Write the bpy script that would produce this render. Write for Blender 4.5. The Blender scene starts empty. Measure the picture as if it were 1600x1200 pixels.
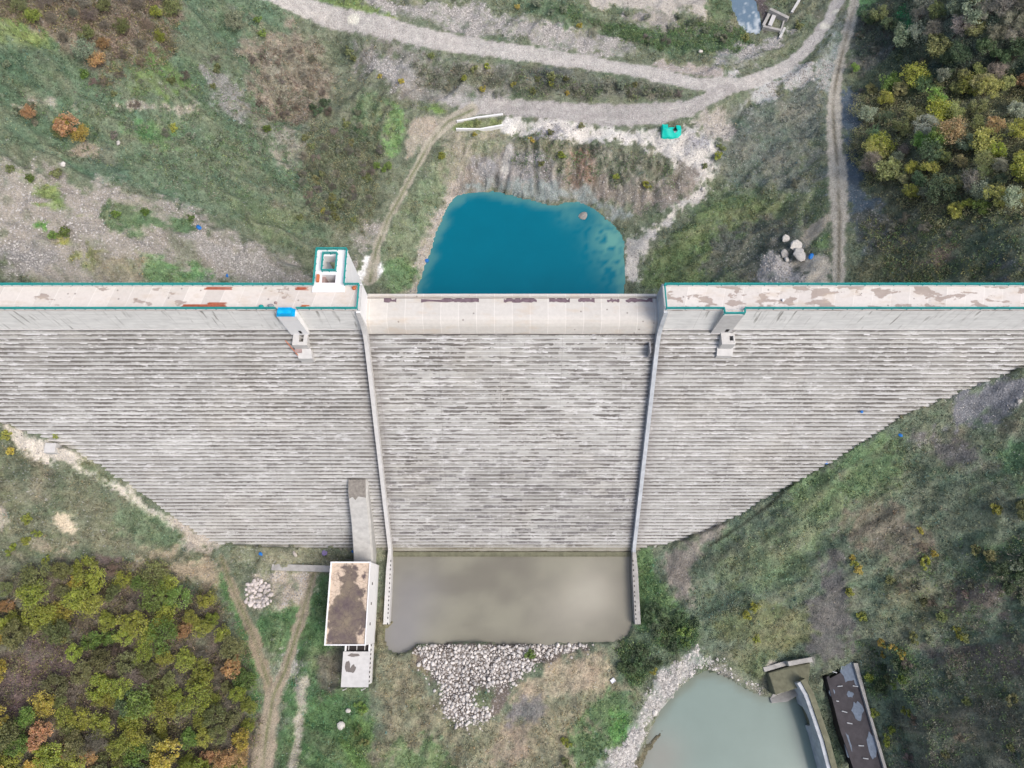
import bpy, bmesh, math, random
import numpy as np
from mathutils import Vector
random.seed(7); rng = np.random.default_rng(11)
S = bpy.context.scene
COL = S.collection
R2 = math.radians

# ------------------------------------------------------------------ camera
CAMH, TILT, FPX = 150.0, R2(18.0), 1109.0
cd = bpy.data.cameras.new('camera'); cam = bpy.data.objects.new('camera', cd); COL.objects.link(cam)
cam.location = (0, 0, CAMH); cam.rotation_euler = (TILT, 0, 0)
cd.sensor_width = 36; cd.lens = FPX/1600*36; cd.clip_end = 2000; cd.clip_start = 1
S.camera = cam
CT, ST = math.cos(TILT), math.sin(TILT)
def ray(u, v):
    u = np.asarray(u, float); v = np.asarray(v, float)
    a = 600-v
    return (u-800)+0*a, FPX*ST+a*CT+0*u, -FPX*CT+a*ST+0*u
def at(u, v, z):
    dx, dy, dz = ray(u, v); t = (z-CAMH)/dz
    return np.stack([dx*t, dy*t], -1)
def proj(x, y, z):
    dz = z-CAMH; f = y*ST-dz*CT; up = y*CT+dz*ST
    return 800+FPX*x/f, 600-FPX*up/f

# ------------------------------------------------------------------ noise, polygons
def _h(ix, iy, s):
    h = (ix*374761393+iy*668265263+s*974634777) & 0xffffffff
    h = ((h ^ (h >> 13))*1274126177) & 0xffffffff
    return ((h ^ (h >> 16)) & 0xffff)/65535.0
def vn(x, y, s=0):
    ix = np.floor(x).astype(np.int64); iy = np.floor(y).astype(np.int64)
    fx = x-ix; fy = y-iy; fx = fx*fx*(3-2*fx); fy = fy*fy*(3-2*fy)
    a = _h(ix, iy, s); b = _h(ix+1, iy, s); c = _h(ix, iy+1, s); d = _h(ix+1, iy+1, s)
    return (a*(1-fx)+b*fx)*(1-fy)+(c*(1-fx)+d*fx)*fy
def fbm(x, y, s=0, o=4):
    r = 0; a = .5; t = 0
    for k in range(o):
        r = r+a*vn(x*2**k+k*17.3, y*2**k+k*9.1, s+k); t += a; a *= .55
    return r/t*2-1
def sdf(P, poly):
    poly = np.asarray(poly, float); n = len(poly)
    d = np.full(len(P), 1e9); ins = np.zeros(len(P), bool)
    px, py = P[:, 0], P[:, 1]
    for i in range(n):
        ax, ay = poly[i]; bx, by = poly[(i+1) % n]
        ex, ey = bx-ax, by-ay; L = ex*ex+ey*ey+1e-9
        t = np.clip(((px-ax)*ex+(py-ay)*ey)/L, 0, 1)
        d = np.minimum(d, (px-ax-t*ex)**2+(py-ay-t*ey)**2)
        c = (ay > py) != (by > py)
        xi = ax+(py-ay)*ex/(ey if abs(ey) > 1e-9 else 1e-9)
        ins ^= c & (px < xi)
    d = np.sqrt(d)
    return np.where(ins, -d, d)
def linesdf(P, pts, ws):
    d = np.full(len(P), 1e9); px, py = P[:, 0], P[:, 1]
    for i in range(len(pts)-1):
        ax, ay = pts[i]; bx, by = pts[i+1]; ex, ey = bx-ax, by-ay
        t = np.clip(((px-ax)*ex+(py-ay)*ey)/(ex*ex+ey*ey+1e-9), 0, 1)
        d = np.minimum(d, np.hypot(px-ax-t*ex, py-ay-t*ey)-(ws[i]*(1-t)+ws[i+1]*t)/2)
    return d
def sst(a, b, x):
    t = np.clip((x-a)/(b-a), 0, 1); return t*t*(3-2*t)

# ------------------------------------------------------------------ dam section
STEP, RUN = .9, .8136
Y0, Z0, YT, ZT = 65.9, -10.0, 17.1, -64.0       # stepped face: top and toe
DK0, DK1 = 66.7, 72.85                           # deck, downstream and upstream edge
HW = 35.0                                        # half width of the spillway
def facez(y): return Z0-(Y0-y)/(RUN/STEP)
def onface(u, v):
    dx, dy, dz = ray(u, v); r = dy/-dz
    D = (Y0+.904*(CAMH-Z0))/(r+.904)
    return np.stack([dx/-dz*D, r*D, CAMH-D], -1)

# ------------------------------------------------------------------ terrain height
CP = [(0,435,-9),(0,330,-6),(0,200,-2),(0,60,6),(0,-60,10),(120,435,-14),(120,300,-12),(130,150,-8),(130,0,0),(250,435,-22),(260,320,-20),(260,180,-20),(260,30,-12),
(400,435,-33),(400,320,-31),(400,180,-32),(400,60,-30),(400,-40,-26),(500,430,-42),(520,330,-42),(520,200,-40),(520,80,-40),(580,430,-47),(600,340,-47),(640,270,-46),(700,190,-43),(600,160,-41),
(450,0,-30),(560,30,-34),(680,62,-36),(800,80,-38),(1000,110,-40),(1150,135,-41),(800,170,-43),(950,180,-43),(1060,210,-43),(780,10,-37),(1000,40,-41),(1100,20,-44),(1165,30,-48),(1170,-40,-46),(900,-50,-38),
(760,290,-51),(700,300,-51),(900,310,-51),(980,370,-51),(985,440,-51),(660,440,-51),(800,400,-55),(850,236,-43.5),(930,245,-44),(1000,258,-44.5),(1050,290,-47),(760,250,-46),
(1100,300,-47),(1060,380,-48),(1150,430,-44),(1250,430,-36),(1200,300,-44),(1300,200,-42),(1300,300,-38),(1300,60,-44),(1310,430,-31),(1420,430,-24),(1420,330,-26),(1420,200,-30),(1400,100,-36),(1400,20,-34),
(1600,430,-8),(1600,330,-8),(1600,200,-14),(1500,130,-27),(1600,100,-22),(1600,0,-10),(1500,0,-24),(1600,-60,-4),
(0,760,-34),(0,900,-40),(0,1050,-40),(0,1200,-38),(120,800,-44),(120,950,-48),(120,1100,-48),(120,1250,-46),(250,850,-54),(250,1000,-55),(250,1200,-54),(350,900,-60),(380,1000,-60),(400,1200,-61),(480,900,-63),(480,1100,-63),(600,1030,-64),(600,1200,-64.5),(560,960,-64),
(800,930,-67),(640,900,-67),(960,900,-67),(750,1020,-63),(750,1150,-63.5),(900,1030,-63),(900,1180,-65),(1000,1000,-62),(1000,1080,-64),(1150,1120,-68),(1100,1200,-68),
(1030,880,-62),(1100,950,-60),(1100,870,-57),(1200,850,-52),(1200,950,-56),(1200,1020,-62),(1290,1050,-62.5),(1330,1150,-62.5),(1300,900,-49),(1300,750,-42),(1400,720,-36),(1400,850,-42),(1400,1000,-50),(1400,1150,-54),(1500,640,-27),(1500,800,-34),(1500,1000,-42),(1500,1180,-45),(1600,600,-19),(1600,750,-24),(1600,950,-30),(1600,1200,-34)]
CW = [np.append(at(u, v, z), z) for u, v, z in CP]
CONL = onface(np.array([0,60,130,200,260,330,400,600]), np.array([662,682,712,757,800,848,855,856]))
CONR = onface(np.array([1000,1060,1150,1200,1300,1400,1500,1600]), np.array([855,848,808,778,722,655,612,575]))
CW += [CONL[i] for i in (0,1,2,3,4,5,6)]+[CONR[i] for i in range(1,8)]
CW += [np.array(p, float) for p in ((-30,45,-66),(30,45,-66),(0,45,-67),(0,66,-60),(-215,70,4),(215,70,4),(-215,240,16),(215,240,4),(-215,-75,-30),(215,-75,-28),(0,245,-40),(-170,62,-6),(170,62,-4))]
CW = np.array(CW)
def _U(r2): return np.where(r2 > 1e-9, r2*np.log(np.maximum(r2, 1e-9)), 0)
_n = len(CW); _d2 = ((CW[:, None, :2]-CW[None, :, :2])**2).sum(-1)/1e4
_A = np.zeros((_n+3, _n+3)); _A[:_n, :_n] = _U(_d2)+np.eye(_n)*.004
_A[:_n, _n] = 1; _A[:_n, _n+1:] = CW[:, :2]/100; _A[_n:, :_n] = _A[:_n, _n:].T
_w = np.linalg.solve(_A, np.append(CW[:, 2], [0,0,0]))
def tps(x, y):
    z = _w[_n]+_w[_n+1]*x/100+_w[_n+2]*y/100
    for i in range(_n):
        z = z+_w[i]*_U(((x-CW[i,0])**2+(y-CW[i,1])**2)/1e4)
    return z
def gpoly(pix):      # photo points -> plan coordinates on the bare terrain
    pix = np.asarray(pix, float); z = np.full(len(pix), -40.0)
    for _ in range(30):
        p = at(pix[:, 0], pix[:, 1], z); z = z*.4+.6*tps(p[:, 0], p[:, 1])
    return at(pix[:, 0], pix[:, 1], z)

POND_Z, BASIN_Z, POOL_Z, RIV_Z = -52.0, -64.0, -66.0, -47.0
def smooth(px, n=2):
    p = np.asarray(px, float)
    for _ in range(n):
        q = np.roll(p, -1, 0); p = np.stack([p*.75+q*.25, p*.25+q*.75], 1).reshape(-1, 2)
    return p
WATERS = {
 'pond': (POND_Z, smooth([(628,560),(650,470),(655,440),(668,405),(688,350),(702,318),(716,304),(760,298),(800,304),(850,317),(872,322),(895,310),(925,325),(945,342),(965,355),(975,375),(973,400),(978,430),(972,470),(955,560)],1)),
 'basin': (BASIN_Z, np.array([(618,858),(612,975),(602,982),(601,1008),(608,1018),(622,1023),(640,1018),(652,1006),(720,1005),(800,1006),(935,1005),(965,1002),(980,993),(986,980),(989,975),(986,858)], float)),
 'pool': (POOL_Z, smooth([(990,1300),(1000,1225),(1003,1165),(1030,1110),(1058,1078),(1088,1051),(1115,1049),(1140,1058),(1165,1078),(1197,1092),(1245,1086),(1262,1110),(1300,1225),(1330,1300)],2)),
 'river': (RIV_Z, smooth([(1112,-90),(1132,-30),(1141,0),(1148,25),(1158,40),(1172,53),(1188,53),(1190,35),(1181,8),(1172,-30),(1152,-90)],1)),
}
WPOLY = {k: (z, at(p[:, 0], p[:, 1], z)) for k, (z, p) in WATERS.items()}

ROADS = {   # centre line in photo points and width in metres
 'main': ([(250,-70),(425,-12),(540,30),(680,62),(800,80),(900,95),(1000,110),(1090,132),(1160,132),(1215,112),(1260,78),(1295,30),(1318,-14),(1345,-90)], [6,6,6.5,6.5,5.6,5.2,5,5,5.4,4.6,4.2,3.8,3.6,3.6]),
 'lower': ([(1140,138),(1085,165),(1030,178),(950,181),(860,172),(780,165),(728,172)], [4.5,5,7.5,8,6,6,5]),
 'spur': ([(738,172),(700,190),(670,225),(640,280),(607,340),(588,390),(578,440)], [4.5,3,2.4,2.3,2.2,2.6,3.4]),
 'right': ([(1362,-90),(1340,-14),(1322,60),(1308,120),(1302,160),(1305,220),(1310,280),(1312,340),(1310,440)], [2.6,2.6,2.6,3,3.8,4.2,4.4,3.8,3]),
 'bankA': ([(345,870),(368,930),(393,985),(425,1085)], [1.6,2.2,2.4,3]),
 'bankB': ([(490,895),(470,970),(445,1050),(428,1085),(418,1140),(408,1215)], [2.2,2.6,3,3.6,5,5.4]),
}
ROADW = {k: (gpoly(p), w) for k, (p, w) in ROADS.items()}

X0, X1, YY0, YY1, GS = -235.0, 235.0, -95.0, 300.0, .57
nx = int((X1-X0)/GS)+1; ny = int((YY1-YY0)/GS)+1
gx = X0+GS*np.arange(nx); gy = YY0+GS*np.arange(ny)
GX, GY = np.meshgrid(gx, gy); P = np.stack([GX.ravel(), GY.ravel()], -1)
px, py = P[:, 0], P[:, 1]
Z = tps(px, py)
RD = {k: linesdf(P, c, w) for k, (c, w) in ROADW.items()}
rd_all = np.min(np.stack(list(RD.values())), 0)
offr = sst(0, 5, rd_all)
Z += (fbm(px/26, py/26, 3, 4)*3.2+fbm(px/7, py/7, 9, 4)*1.3-np.abs(fbm(px/11+fbm(px/30,py/30,4,2), py/15, 13, 4))*3.2+.7)*(.1+.9*offr)+fbm(px/1.9, py/1.9, 21, 2)*.16*(.3+.7*offr)
n_s = fbm(px/2, py/2, 35, 3)*.8
sgn = np.where(px < 5, 1., -1.); ua = px*sgn*.87-py*.5; va = px*sgn*.5+py*.87; wob = fbm(px/18, py/18, 14, 3)*5
band = 1-2.2*np.abs(fbm(ua/46, (va+wob)/9, 16, 4))
slope_w = sst(20, 60, np.abs(px-10))*offr
Z += (band-.45)*np.where(px > 0, 1.4, 2.4)*slope_w
BANK = gpoly([(722,232),(800,215),(900,222),(960,232),(1065,258),(1062,300),(1000,318),(960,330),(880,308),(800,300),(722,290)])
bk = 1-sst(-2, 3, sdf(P, BANK)); runl = np.abs(fbm((px+fbm(px/9, py/9, 6, 2)*3)/3.2, py/16, 26, 4))
Z += bk*(1.1-3.2*runl)+bk*fbm(px/1.6, py/2.4, 28, 3)*.5
for k, (wz, wp) in WPOLY.items():
    d = sdf(P, wp)+fbm(px/3.2, py/3.2, 31, 3)*(.5 if k != 'basin' else .15)
    Z = np.where(d < 0, np.minimum(Z, wz-.2+d*.3), Z)
    Z = np.where((d >= 0) & (d < 9), np.maximum(Z, wz+.05+d*.12), Z)
spit = linesdf(P, at(np.array([978,1000,1022,1042]), np.array([1225,1186,1158,1132]), POOL_Z), [2.2,2.,1.4,.3])+n_s
Z = np.where(spit < 0, np.maximum(Z, POOL_Z+.25), Z)
# meeting line of dam and ground
cx = np.concatenate([[-400,-172], CONL[:, 0], [-34.5,34.5], CONR[:, 0], [172,400]])
cy = np.concatenate([[66,66], CONL[:, 1], [YT,YT], CONR[:, 1], [66,66]])
yc = np.interp(px, cx, cy)+fbm(px/2.5, py/2.5, 41, 3)*.9*(np.abs(px) > 36)
fz = facez(py)
foot = (py > yc) & (py < 73.5)
Z = np.where(foot, np.minimum(Z, np.where(py < Y0, fz-.7-.2*np.minimum(py-yc, 6), -2.5)), Z)
face_side = (py <= yc) & (py < Y0) & (np.abs(px) > 36) & (py > YT-1)
Z = np.where(face_side, np.maximum(Z, fz+.1+np.minimum(.2*(yc-py), 1.2)), Z)
in_basin = (np.abs(px) < 36.3) & (py > -2) & (py < 20)
Z = np.where(in_basin, np.minimum(Z, -65), Z)
ph_foot = (px > -50.5) & (px < -37.8) & (py > -19) & (py < 15)
Z = np.where(ph_foot, -63.6, Z)
tw_foot = (px > -46.5) & (px < -38.5) & (py > 72) & (py < 82.5)
Z = np.where(tw_foot, np.minimum(Z, -46), Z)
flm = at(np.array([1286,1334,1396,1340]), np.array([1058,1034,1235,1235]), -62)
dfl = sdf(P, flm); Z = np.where(dfl < .3, np.minimum(Z, -64), Z)
Z = np.where((dfl >= .3) & (dfl < 6) & (py < 10), np.minimum(Z, np.maximum(-61.0+.5*dfl, -61)), Z)
ZG = Z.reshape(ny, nx)
def H(x, y):
    x = np.clip((np.asarray(x, float)-X0)/GS, 0, nx-1.001); y = np.clip((np.asarray(y, float)-YY0)/GS, 0, ny-1.001)
    i = x.astype(int); j = y.astype(int); a = x-i; b = y-j
    return (ZG[j, i]*(1-a)+ZG[j, i+1]*a)*(1-b)+(ZG[j+1, i]*(1-a)+ZG[j+1, i+1]*a)*b
def hit(u, v):       # ground points seen at these photo points
    u = np.atleast_1d(np.asarray(u, float)); v = np.atleast_1d(np.asarray(v, float))
    dx, dy, dz = ray(u, v); res = np.full(len(u), 230.0); done = np.zeros(len(u), bool)
    for D in np.arange(125, 232, .4):
        t = D/-dz; ok = (~done) & (CAMH-D <= H(dx*t, dy*t)); res[ok] = D; done |= ok
    t = res/-dz
    return np.stack([dx*t, dy*t, H(dx*t, dy*t)], -1)

# ------------------------------------------------------------------ colours
KEXP = 1.25
def lin(c): return [((x/255)/12.92 if x/255 <= .04045 else ((x/255+.055)/1.055)**2.4) for x in c]
def C(*c): return tuple(min(.82, x/KEXP) for x in lin(c))
GC = np.tile(np.array(C(108,116,98)), (len(P), 1)); ROCK = np.full(len(P), .15); VEG = np.full(len(P), .55)
n1 = fbm(px/6, py/6, 51, 4); n2 = fbm(px/1.6, py/1.6, 61, 3); n3 = fbm(px/4, py/4, 65, 4); n4 = fbm(px/.9, py/.9, 67, 2)
def paint(pix, col, rock, veg, soft=3., na=4., op=1., world=None):
    poly = gpoly(smooth(pix, 1)) if world is None else world
    lo = poly.min(0)-12; hi = poly.max(0)+12
    idx = np.nonzero((px > lo[0]) & (px < hi[0]) & (py > lo[1]) & (py < hi[1]))[0]
    d = sdf(P[idx], poly)+n1[idx]*na*1.1+n2[idx]*na*.7+n4[idx]*na*.4
    w = (1-sst(-soft*.45, soft*.45, d))*op
    if rock >= .6 and soft > 1.3: w = w*(.35+.65*sst(-.55, .05, n3[idx]+n2[idx]*.5))
    GC[idx] += (np.array(C(*col))-GC[idx])*w[:, None]
    ROCK[idx] += (rock-ROCK[idx])*w; VEG[idx] += (veg-VEG[idx])*w
ZONES = [
 # upper left hillside
 ([(-40,-40),(420,-40),(470,60),(480,200),(560,300),(500,400),(300,320),(0,230),(-40,200)], (92,114,90), .1, .85, 8, 6),
 ([(-40,-40),(290,-40),(280,70),(215,110),(170,135),(110,70),(60,60),(-40,60)], (122,110,100), .2, .7, 8, 8),
 ([(-20,45),(30,42),(70,68),(66,82),(30,72),(-20,58)], (116,136,70), .02, .9, 3, 5),
 ([(-20,85),(80,88),(130,110),(110,150),(40,150),(-20,130)], (78,104,80), .05, .9, 6, 6),
 ([(185,108),(245,98),(305,125),(280,160),(210,145)], (98,128,62), .05, .9, 4, 6),
 ([(300,60),(400,70),(400,200),(330,190),(300,120)], (92,110,88), .1, .8, 8, 8),
 ([(200,188),(270,200),(255,235),(212,225)], (84,126,76), .05, .9, 3, 5),
 ([(20,155),(140,160),(240,165),(330,172),(240,172),(100,168),(20,162)], (160,155,142), .5, .3, 1.5, 3),
 ([(90,245),(200,240),(205,275),(140,285),(95,265)], (80,108,88), .05, .9, 4, 5),
 ([(320,110),(370,120),(400,190),(360,175)], (132,132,130), .5, .3, 3, 5),
 ([(95,225),(150,228),(150,245),(95,240)], (150,140,125), .3, .3, 2, 3),
 ([(385,50),(500,60),(510,150),(470,190),(395,180)], (132,124,112), .25, .6, 7, 7),
 ([(-40,235),(60,258),(150,290),(250,310),(330,340),(400,380),(470,400),(495,455),(-40,455)], (160,154,145), .65, .1, 4, 6),
 ([(-40,375),(60,372),(90,395),(60,420),(-40,425)], (138,136,134), .8, .05, 5, 5),
 ([(270,345),(400,385),(480,440),(350,445),(300,380)], (156,153,147), 1, .05, 5, 5),
 ([(60,250),(110,270),(120,310),(70,300)], (150,142,136), .6, .2, 4, 5),
 ([(165,330),(230,328),(300,345),(300,362),(220,355),(170,345)], (88,116,80), .05, .9, 3, 4),
 ([(210,405),(270,400),(330,412),(345,445),(205,445)], (98,142,88), .05, .9, 4, 4),
 ([(90,390),(140,385),(170,400),(110,408)], (125,130,82), .1, .8, 3, 4),
 ([(165,398),(225,400),(220,440),(150,440)], (150,140,122), .3, .5, 4, 4),
 ([(45,340),(75,345),(72,357),(48,352)], (90,138,60), 0, .9, 1.5, 2),
 ([(30,265),(75,285),(110,325),(90,320),(50,290)], (115,140,62), .1, .9, 3, 4),
 ([(73,362),(105,368),(100,380),(75,376)], (150,150,60), 0, .9, 1.5, 2),
 ([(330,300),(470,320),(480,390),(400,370)], (102,118,88), .2, .7, 5, 6),
 ([(410,180),(470,190),(490,250),(430,245)], (140,138,128), .4, .5, 5, 6),
 ([(480,230),(520,225),(530,270),(490,280)], (90,130,80), 0, .9, 4, 5),
 ([(480,180),(600,190),(600,260),(570,360),(480,340)], (100,112,92), .1, .8, 5, 5),
 ([(600,160),(632,168),(638,200),(622,252),(598,250),(605,205)], (100,140,76), 0, .9, 3, 5),
 ([(560,150),(610,150),(600,210),(540,220)], (88,118,80), 0, .9, 4, 4),
 ([(560,60),(700,95),(800,120),(800,150),(700,168),(640,160),(560,110)], (134,131,126), .5, .4, 5, 6),
 ([(570,90),(640,100),(650,130),(600,130)], (150,150,150), .9, .1, 4, 4),
 ([(660,100),(780,120),(780,140),(670,130)], (118,118,100), .2, .6, 4, 4),
 ([(690,145),(790,150),(780,163),(690,168)], (170,168,166), .8, .1, 3, 3),
 ([(640,195),(690,180),(690,195),(650,240),(630,260)], (165,155,142), .4, .3, 3, 3),
 ([(660,160),(700,172),(680,180),(655,178)], (115,140,70), 0, .9, 2, 2),
 ([(800,105),(940,112),(1090,145),(1075,160),(960,155),(800,152)], (106,110,98), .15, .8, 3, 3),
 ([(830,105),(890,105),(900,135),(850,140)], (85,92,90), .1, .9, 3, 3),
 # banks round the pond
 ([(560,450),(600,360),(660,270),(720,200),(730,280),(690,330),(640,460)], (118,130,102), .2, .7, 3, 4),
 ([(690,190),(800,185),(800,230),(740,260),(690,300),(700,240)], (150,145,128), .4, .4, 4, 4),
 ([(710,210),(800,205),(800,235),(720,240)], (124,130,105), .2, .6, 3, 4),
 ([(620,460),(660,370),(700,290),(722,262),(735,285),(700,325),(655,450)], (186,176,164), .6, .15, 2.5, 3),
 ([(605,405),(640,400),(650,440),(600,460)], (105,135,90), .1, .8, 3, 3),
 ([(560,350),(600,345),(585,400),(545,420)], (160,154,146), .7, .2, 3, 4),
 ([(740,240),(800,225),(920,225),(1060,255),(1065,300),(1010,320),(960,330),(880,310),(760,300),(715,300)], (142,134,126), .5, .3, 3, 4),
 ([(790,205),(905,215),(900,270),(800,260)], (122,124,104), .2, .6, 4, 5),
 ([(900,222),(930,230),(925,275),(895,290)], (152,128,112), .3, .2, 3, 4),
 ([(930,225),(1060,255),(1062,290),(1000,300),(940,275)], (104,110,94), .1, .8, 3, 4),
 ([(735,240),(800,235),(870,245),(860,285),(760,290)], (150,150,152), .8, .1, 4, 4),
 ([(788,228),(800,225),(796,265),(786,282)], (215,212,205), .7, 0, .8, 1),
 ([(720,290),(790,280),(900,295),(980,320),(985,345),(940,330),(890,305),(850,315),(760,297)], (150,160,158), .4, .05, 2, 2.5),
 ([(745,184),(800,183),(900,192),(1000,200),(1100,205),(1145,245),(1110,268),(1080,262),(1040,240),(980,226),(880,218),(800,206)], (222,218,212), .56, .05, 2.5, 4),
 ([(836,195),(880,200),(870,215),(838,215)], (160,160,165), .7, .1, 2, 3),
 ([(1065,210),(1110,215),(1120,245),(1080,240)], (176,176,184), .8, 0, 2.5, 3),
 ([(712,190),(785,181),(790,200),(712,205)], (122,132,80), 0, .8, 1, 1),
 ([(786,182),(800,182),(797,205),(782,202)], (222,220,216), .3, 0, .8, 1),
 ([(562,398),(594,398),(592,440),(566,440)], (252,250,248), .1, 0, 1.2, 2.),
 ([(985,203),(1090,200),(1148,232),(1128,268),(1090,298),(1060,272),(1000,232)], (214,210,204), .57, .03, 3, 5),
 ([(1065,212),(1105,216),(1112,238),(1078,238)], (178,177,182), .7, 0, 2.5, 3),
 # right of the pond
 ([(985,460),(1030,380),(1100,300),(1180,220),(1290,180),(1300,460)], (92,108,82), .25, .8, 5, 5),
 ([(1000,455),(1040,385),(1110,310),(1200,290),(1230,340),(1150,400),(1060,455)], (98,118,74), .1, .9, 5, 6),
 ([(1100,380),(1180,330),(1290,340),(1290,450),(1120,450)], (90,96,90), .26, .6, 6, 7),
 ([(978,380),(1000,375),(1050,325),(1110,285),(1118,295),(1060,335),(1005,395),(990,440),(978,440)], (206,202,196), .59, 0, 2, 3),
 ([(1060,262),(1100,270),(1060,320),(1020,330)], (138,130,124), .5, .3, 3, 4),
 ([(1110,180),(1200,150),(1290,90),(1300,200),(1280,280),(1180,300),(1120,290)], (104,112,106), .26, .6, 6, 8),
 ([(1090,165),(1135,165),(1150,200),(1140,235),(1100,205)], (180,174,166), .7, .1, 3, 4),
 ([(1190,130),(1260,95),(1275,120),(1220,150),(1160,160)], (190,192,192), 1, .1, 3, 6),
 ([(1270,100),(1310,20),(1330,20),(1315,100),(1290,170)], (150,158,156), .9, .3, 3, 5),
 ([(1195,385),(1230,395),(1260,430),(1255,455),(1190,455)], (180,178,180), 1, .1, 3, 4),
 ([(1255,375),(1270,345),(1300,335),(1300,348),(1275,372),(1256,392)], (178,170,155), .3, .05, 1.5, 1.5),
 ([(1240,385),(1256,380),(1262,400),(1285,395),(1300,420),(1300,455),(1262,455),(1258,415),(1240,405)], (196,188,174), .3, .1, 1.5, 2),
 ([(1262,385),(1295,355),(1305,400),(1285,392)], (92,120,76), 0, .9, 1.5, 2),
 # upper right hillside
 ([(1320,-40),(1700,-40),(1700,460),(1330,460),(1320,330),(1340,200)], (96,106,86), .1, .8, 6, 6),
 ([(1390,-40),(1700,-40),(1700,95),(1560,90),(1440,80)], (108,118,100), .05, .9, 5, 5),
 ([(1335,-20),(1365,-20),(1360,30),(1335,40)], (100,150,90), 0, .8, 3, 3),
 ([(1390,15),(1415,15),(1412,62),(1395,60)], (50,150,84), 0, .8, 2.5, 3),
 ([(1340,10),(1390,20),(1400,70),(1350,110),(1330,80)], (100,102,98), .1, .8, 4, 5),
 ([(1430,85),(1540,80),(1700,95),(1700,130),(1540,122),(1440,118)], (58,78,74), 0, 1, 4, 4),
 ([(1340,130),(1460,120),(1700,120),(1700,330),(1560,340),(1480,350),(1340,280)], (96,98,76), .05, .8, 5, 6),
 ([(1312,135),(1345,140),(1335,210),(1360,290),(1385,370),(1360,400),(1335,370),(1315,280)], (92,106,118), .3, .15, 3, 5),
 ([(1335,330),(1430,345),(1430,400),(1340,390)], (88,92,88), .3, .5, 5, 6),
 ([(1350,400),(1500,390),(1600,420),(1600,450),(1350,450)], (88,98,76), .05, .9, 5, 6),
 ([(1465,390),(1500,380),(1490,410),(1450,420)], (118,106,96), .2, .3, 3, 4),
 ([(1560,400),(1620,400),(1620,450),(1570,450)], (92,96,110), .3, .5, 4, 4),
 # valley floor, top
 ([(480,-40),(900,-40),(1180,-40),(1200,60),(1160,120),(1000,95),(880,85),(700,45),(560,10)], (110,118,96), .2, .7, 4, 5),
 ([(570,-6),(720,0),(860,40),(990,58),(990,92),(880,80),(760,58),(660,36),(590,16)], (164,161,158), 1, .05, 3, 4),
 ([(480,-10),(540,-10),(600,25),(680,45),(620,45),(540,18)], (118,138,78), .05, .8, 2, 3),
 ([(780,-20),(880,0),(1000,45),(1100,40),(1180,60),(1160,85),(1050,80),(960,50),(840,28)], (88,110,82), .05, .9, 4, 5),
 ([(960,10),(1060,20),(1110,50),(1060,50),(980,25)], (150,146,140), .5, .2, 4, 5),
 ([(890,-40),(1095,-40),(1108,28),(1085,15),(1000,10),(900,2)], (186,180,172), .4, .05, 2.5, 3),
 ([(1110,-30),(1140,-10),(1150,30),(1120,40),(1105,15)], (84,108,76), .1, .8, 3, 3),
 ([(1172,-30),(1195,-30),(1200,50),(1190,60)], (92,84,86), .3, .2, 2, 2),
 ([(1200,-30),(1250,-30),(1240,10),(1205,20)], (92,108,84), .2, .8, 4, 4),
 ([(1010,98),(1130,105),(1130,120),(1050,112)], (168,160,154), .5, .1, 2, 3),
 ([(1120,80),(1200,65),(1230,60),(1180,100),(1120,110)], (150,150,150), .8, .2, 3, 5),
 ([(1130,108),(1155,105),(1158,122),(1135,122)], (206,204,205), .9, 0, 1.5, 2),
 ([(1450,850),(1475,858),(1495,895),(1480,900),(1460,875)], (150,146,136), .4, .2, 1.5, 2),
 ([(1270,900),(1282,915),(1320,1000),(1312,1005),(1285,950)], (128,132,124), .2, .2, .8, 1),
 ([(1395,770),(1440,800),(1430,830),(1395,800)], (140,132,118), .3, .3, 2, 3),
 # downstream left
 ([(-40,640),(30,670),(200,765),(350,855),(350,930),(250,900),(120,870),(-40,900)], (102,108,88), .2, .8, 4, 5),
 ([(10,665),(95,700),(170,740),(250,800),(330,845),(350,860),(300,860),(240,815),(150,750),(80,715),(10,690)], (214,206,194), .58, .05, 2, 3.),
 ([(250,800),(330,830),(350,862),(280,862)], (190,180,168), .5, .1, 2.5, 3),
 ([(120,720),(180,735),(180,765),(140,745)], (108,116,88), .1, .8, 2, 3),
 ([(180,770),(260,810),(290,850),(220,850),(170,820)], (88,112,84), .1, .9, 4, 4),
 ([(82,810),(105,805),(128,825),(118,836)], (212,198,175), .2, 0, 1.5, 2),
 ([(60,850),(140,838),(130,858),(70,866)], (150,140,122), .2, .3, 2.5, 3),
 ([(-20,780),(20,790),(10,815),(-20,815)], (180,170,158), .4, .1, 3, 3),
 ([(185,875),(330,862),(352,900),(340,925),(270,912),(215,905)], (158,146,126), .25, .3, 3, 4),
 ([(100,890),(160,860),(200,870),(180,920)], (112,96,96), .1, .4, 3, 3),
 ([(-40,900),(60,890),(180,880),(280,910),(350,950),(395,1050),(400,1240),(-40,1240)], (100,92,86), .05, .6, 5, 5),
 ([(8,1015),(60,985),(118,990),(132,1045),(70,1085),(45,1130),(12,1120)], (100,84,90), .05, .5, 3, 4),
 ([(-40,880),(60,880),(70,960),(20,1010),(-40,1010)], (98,100,86), .1, .8, 4, 5),
 ([(335,890),(360,900),(395,1000),(415,1080),(395,1130),(385,1040),(360,960)], (84,118,70), .05, .9, 2.5, 3),
 ([(395,960),(470,930),(500,900),(520,880),(510,1010),(590,1090),(590,1240),(430,1240),(445,1080),(430,1040)], (78,112,68), .1, .9, 3, 3),
 ([(500,1010),(545,1020),(540,1090),(490,1080)], (98,98,88), .1, .5, 3, 3),
 ([(545,1120),(585,1110),(590,1240),(540,1240)], (92,124,62), 0, .9, 3, 4),
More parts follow.
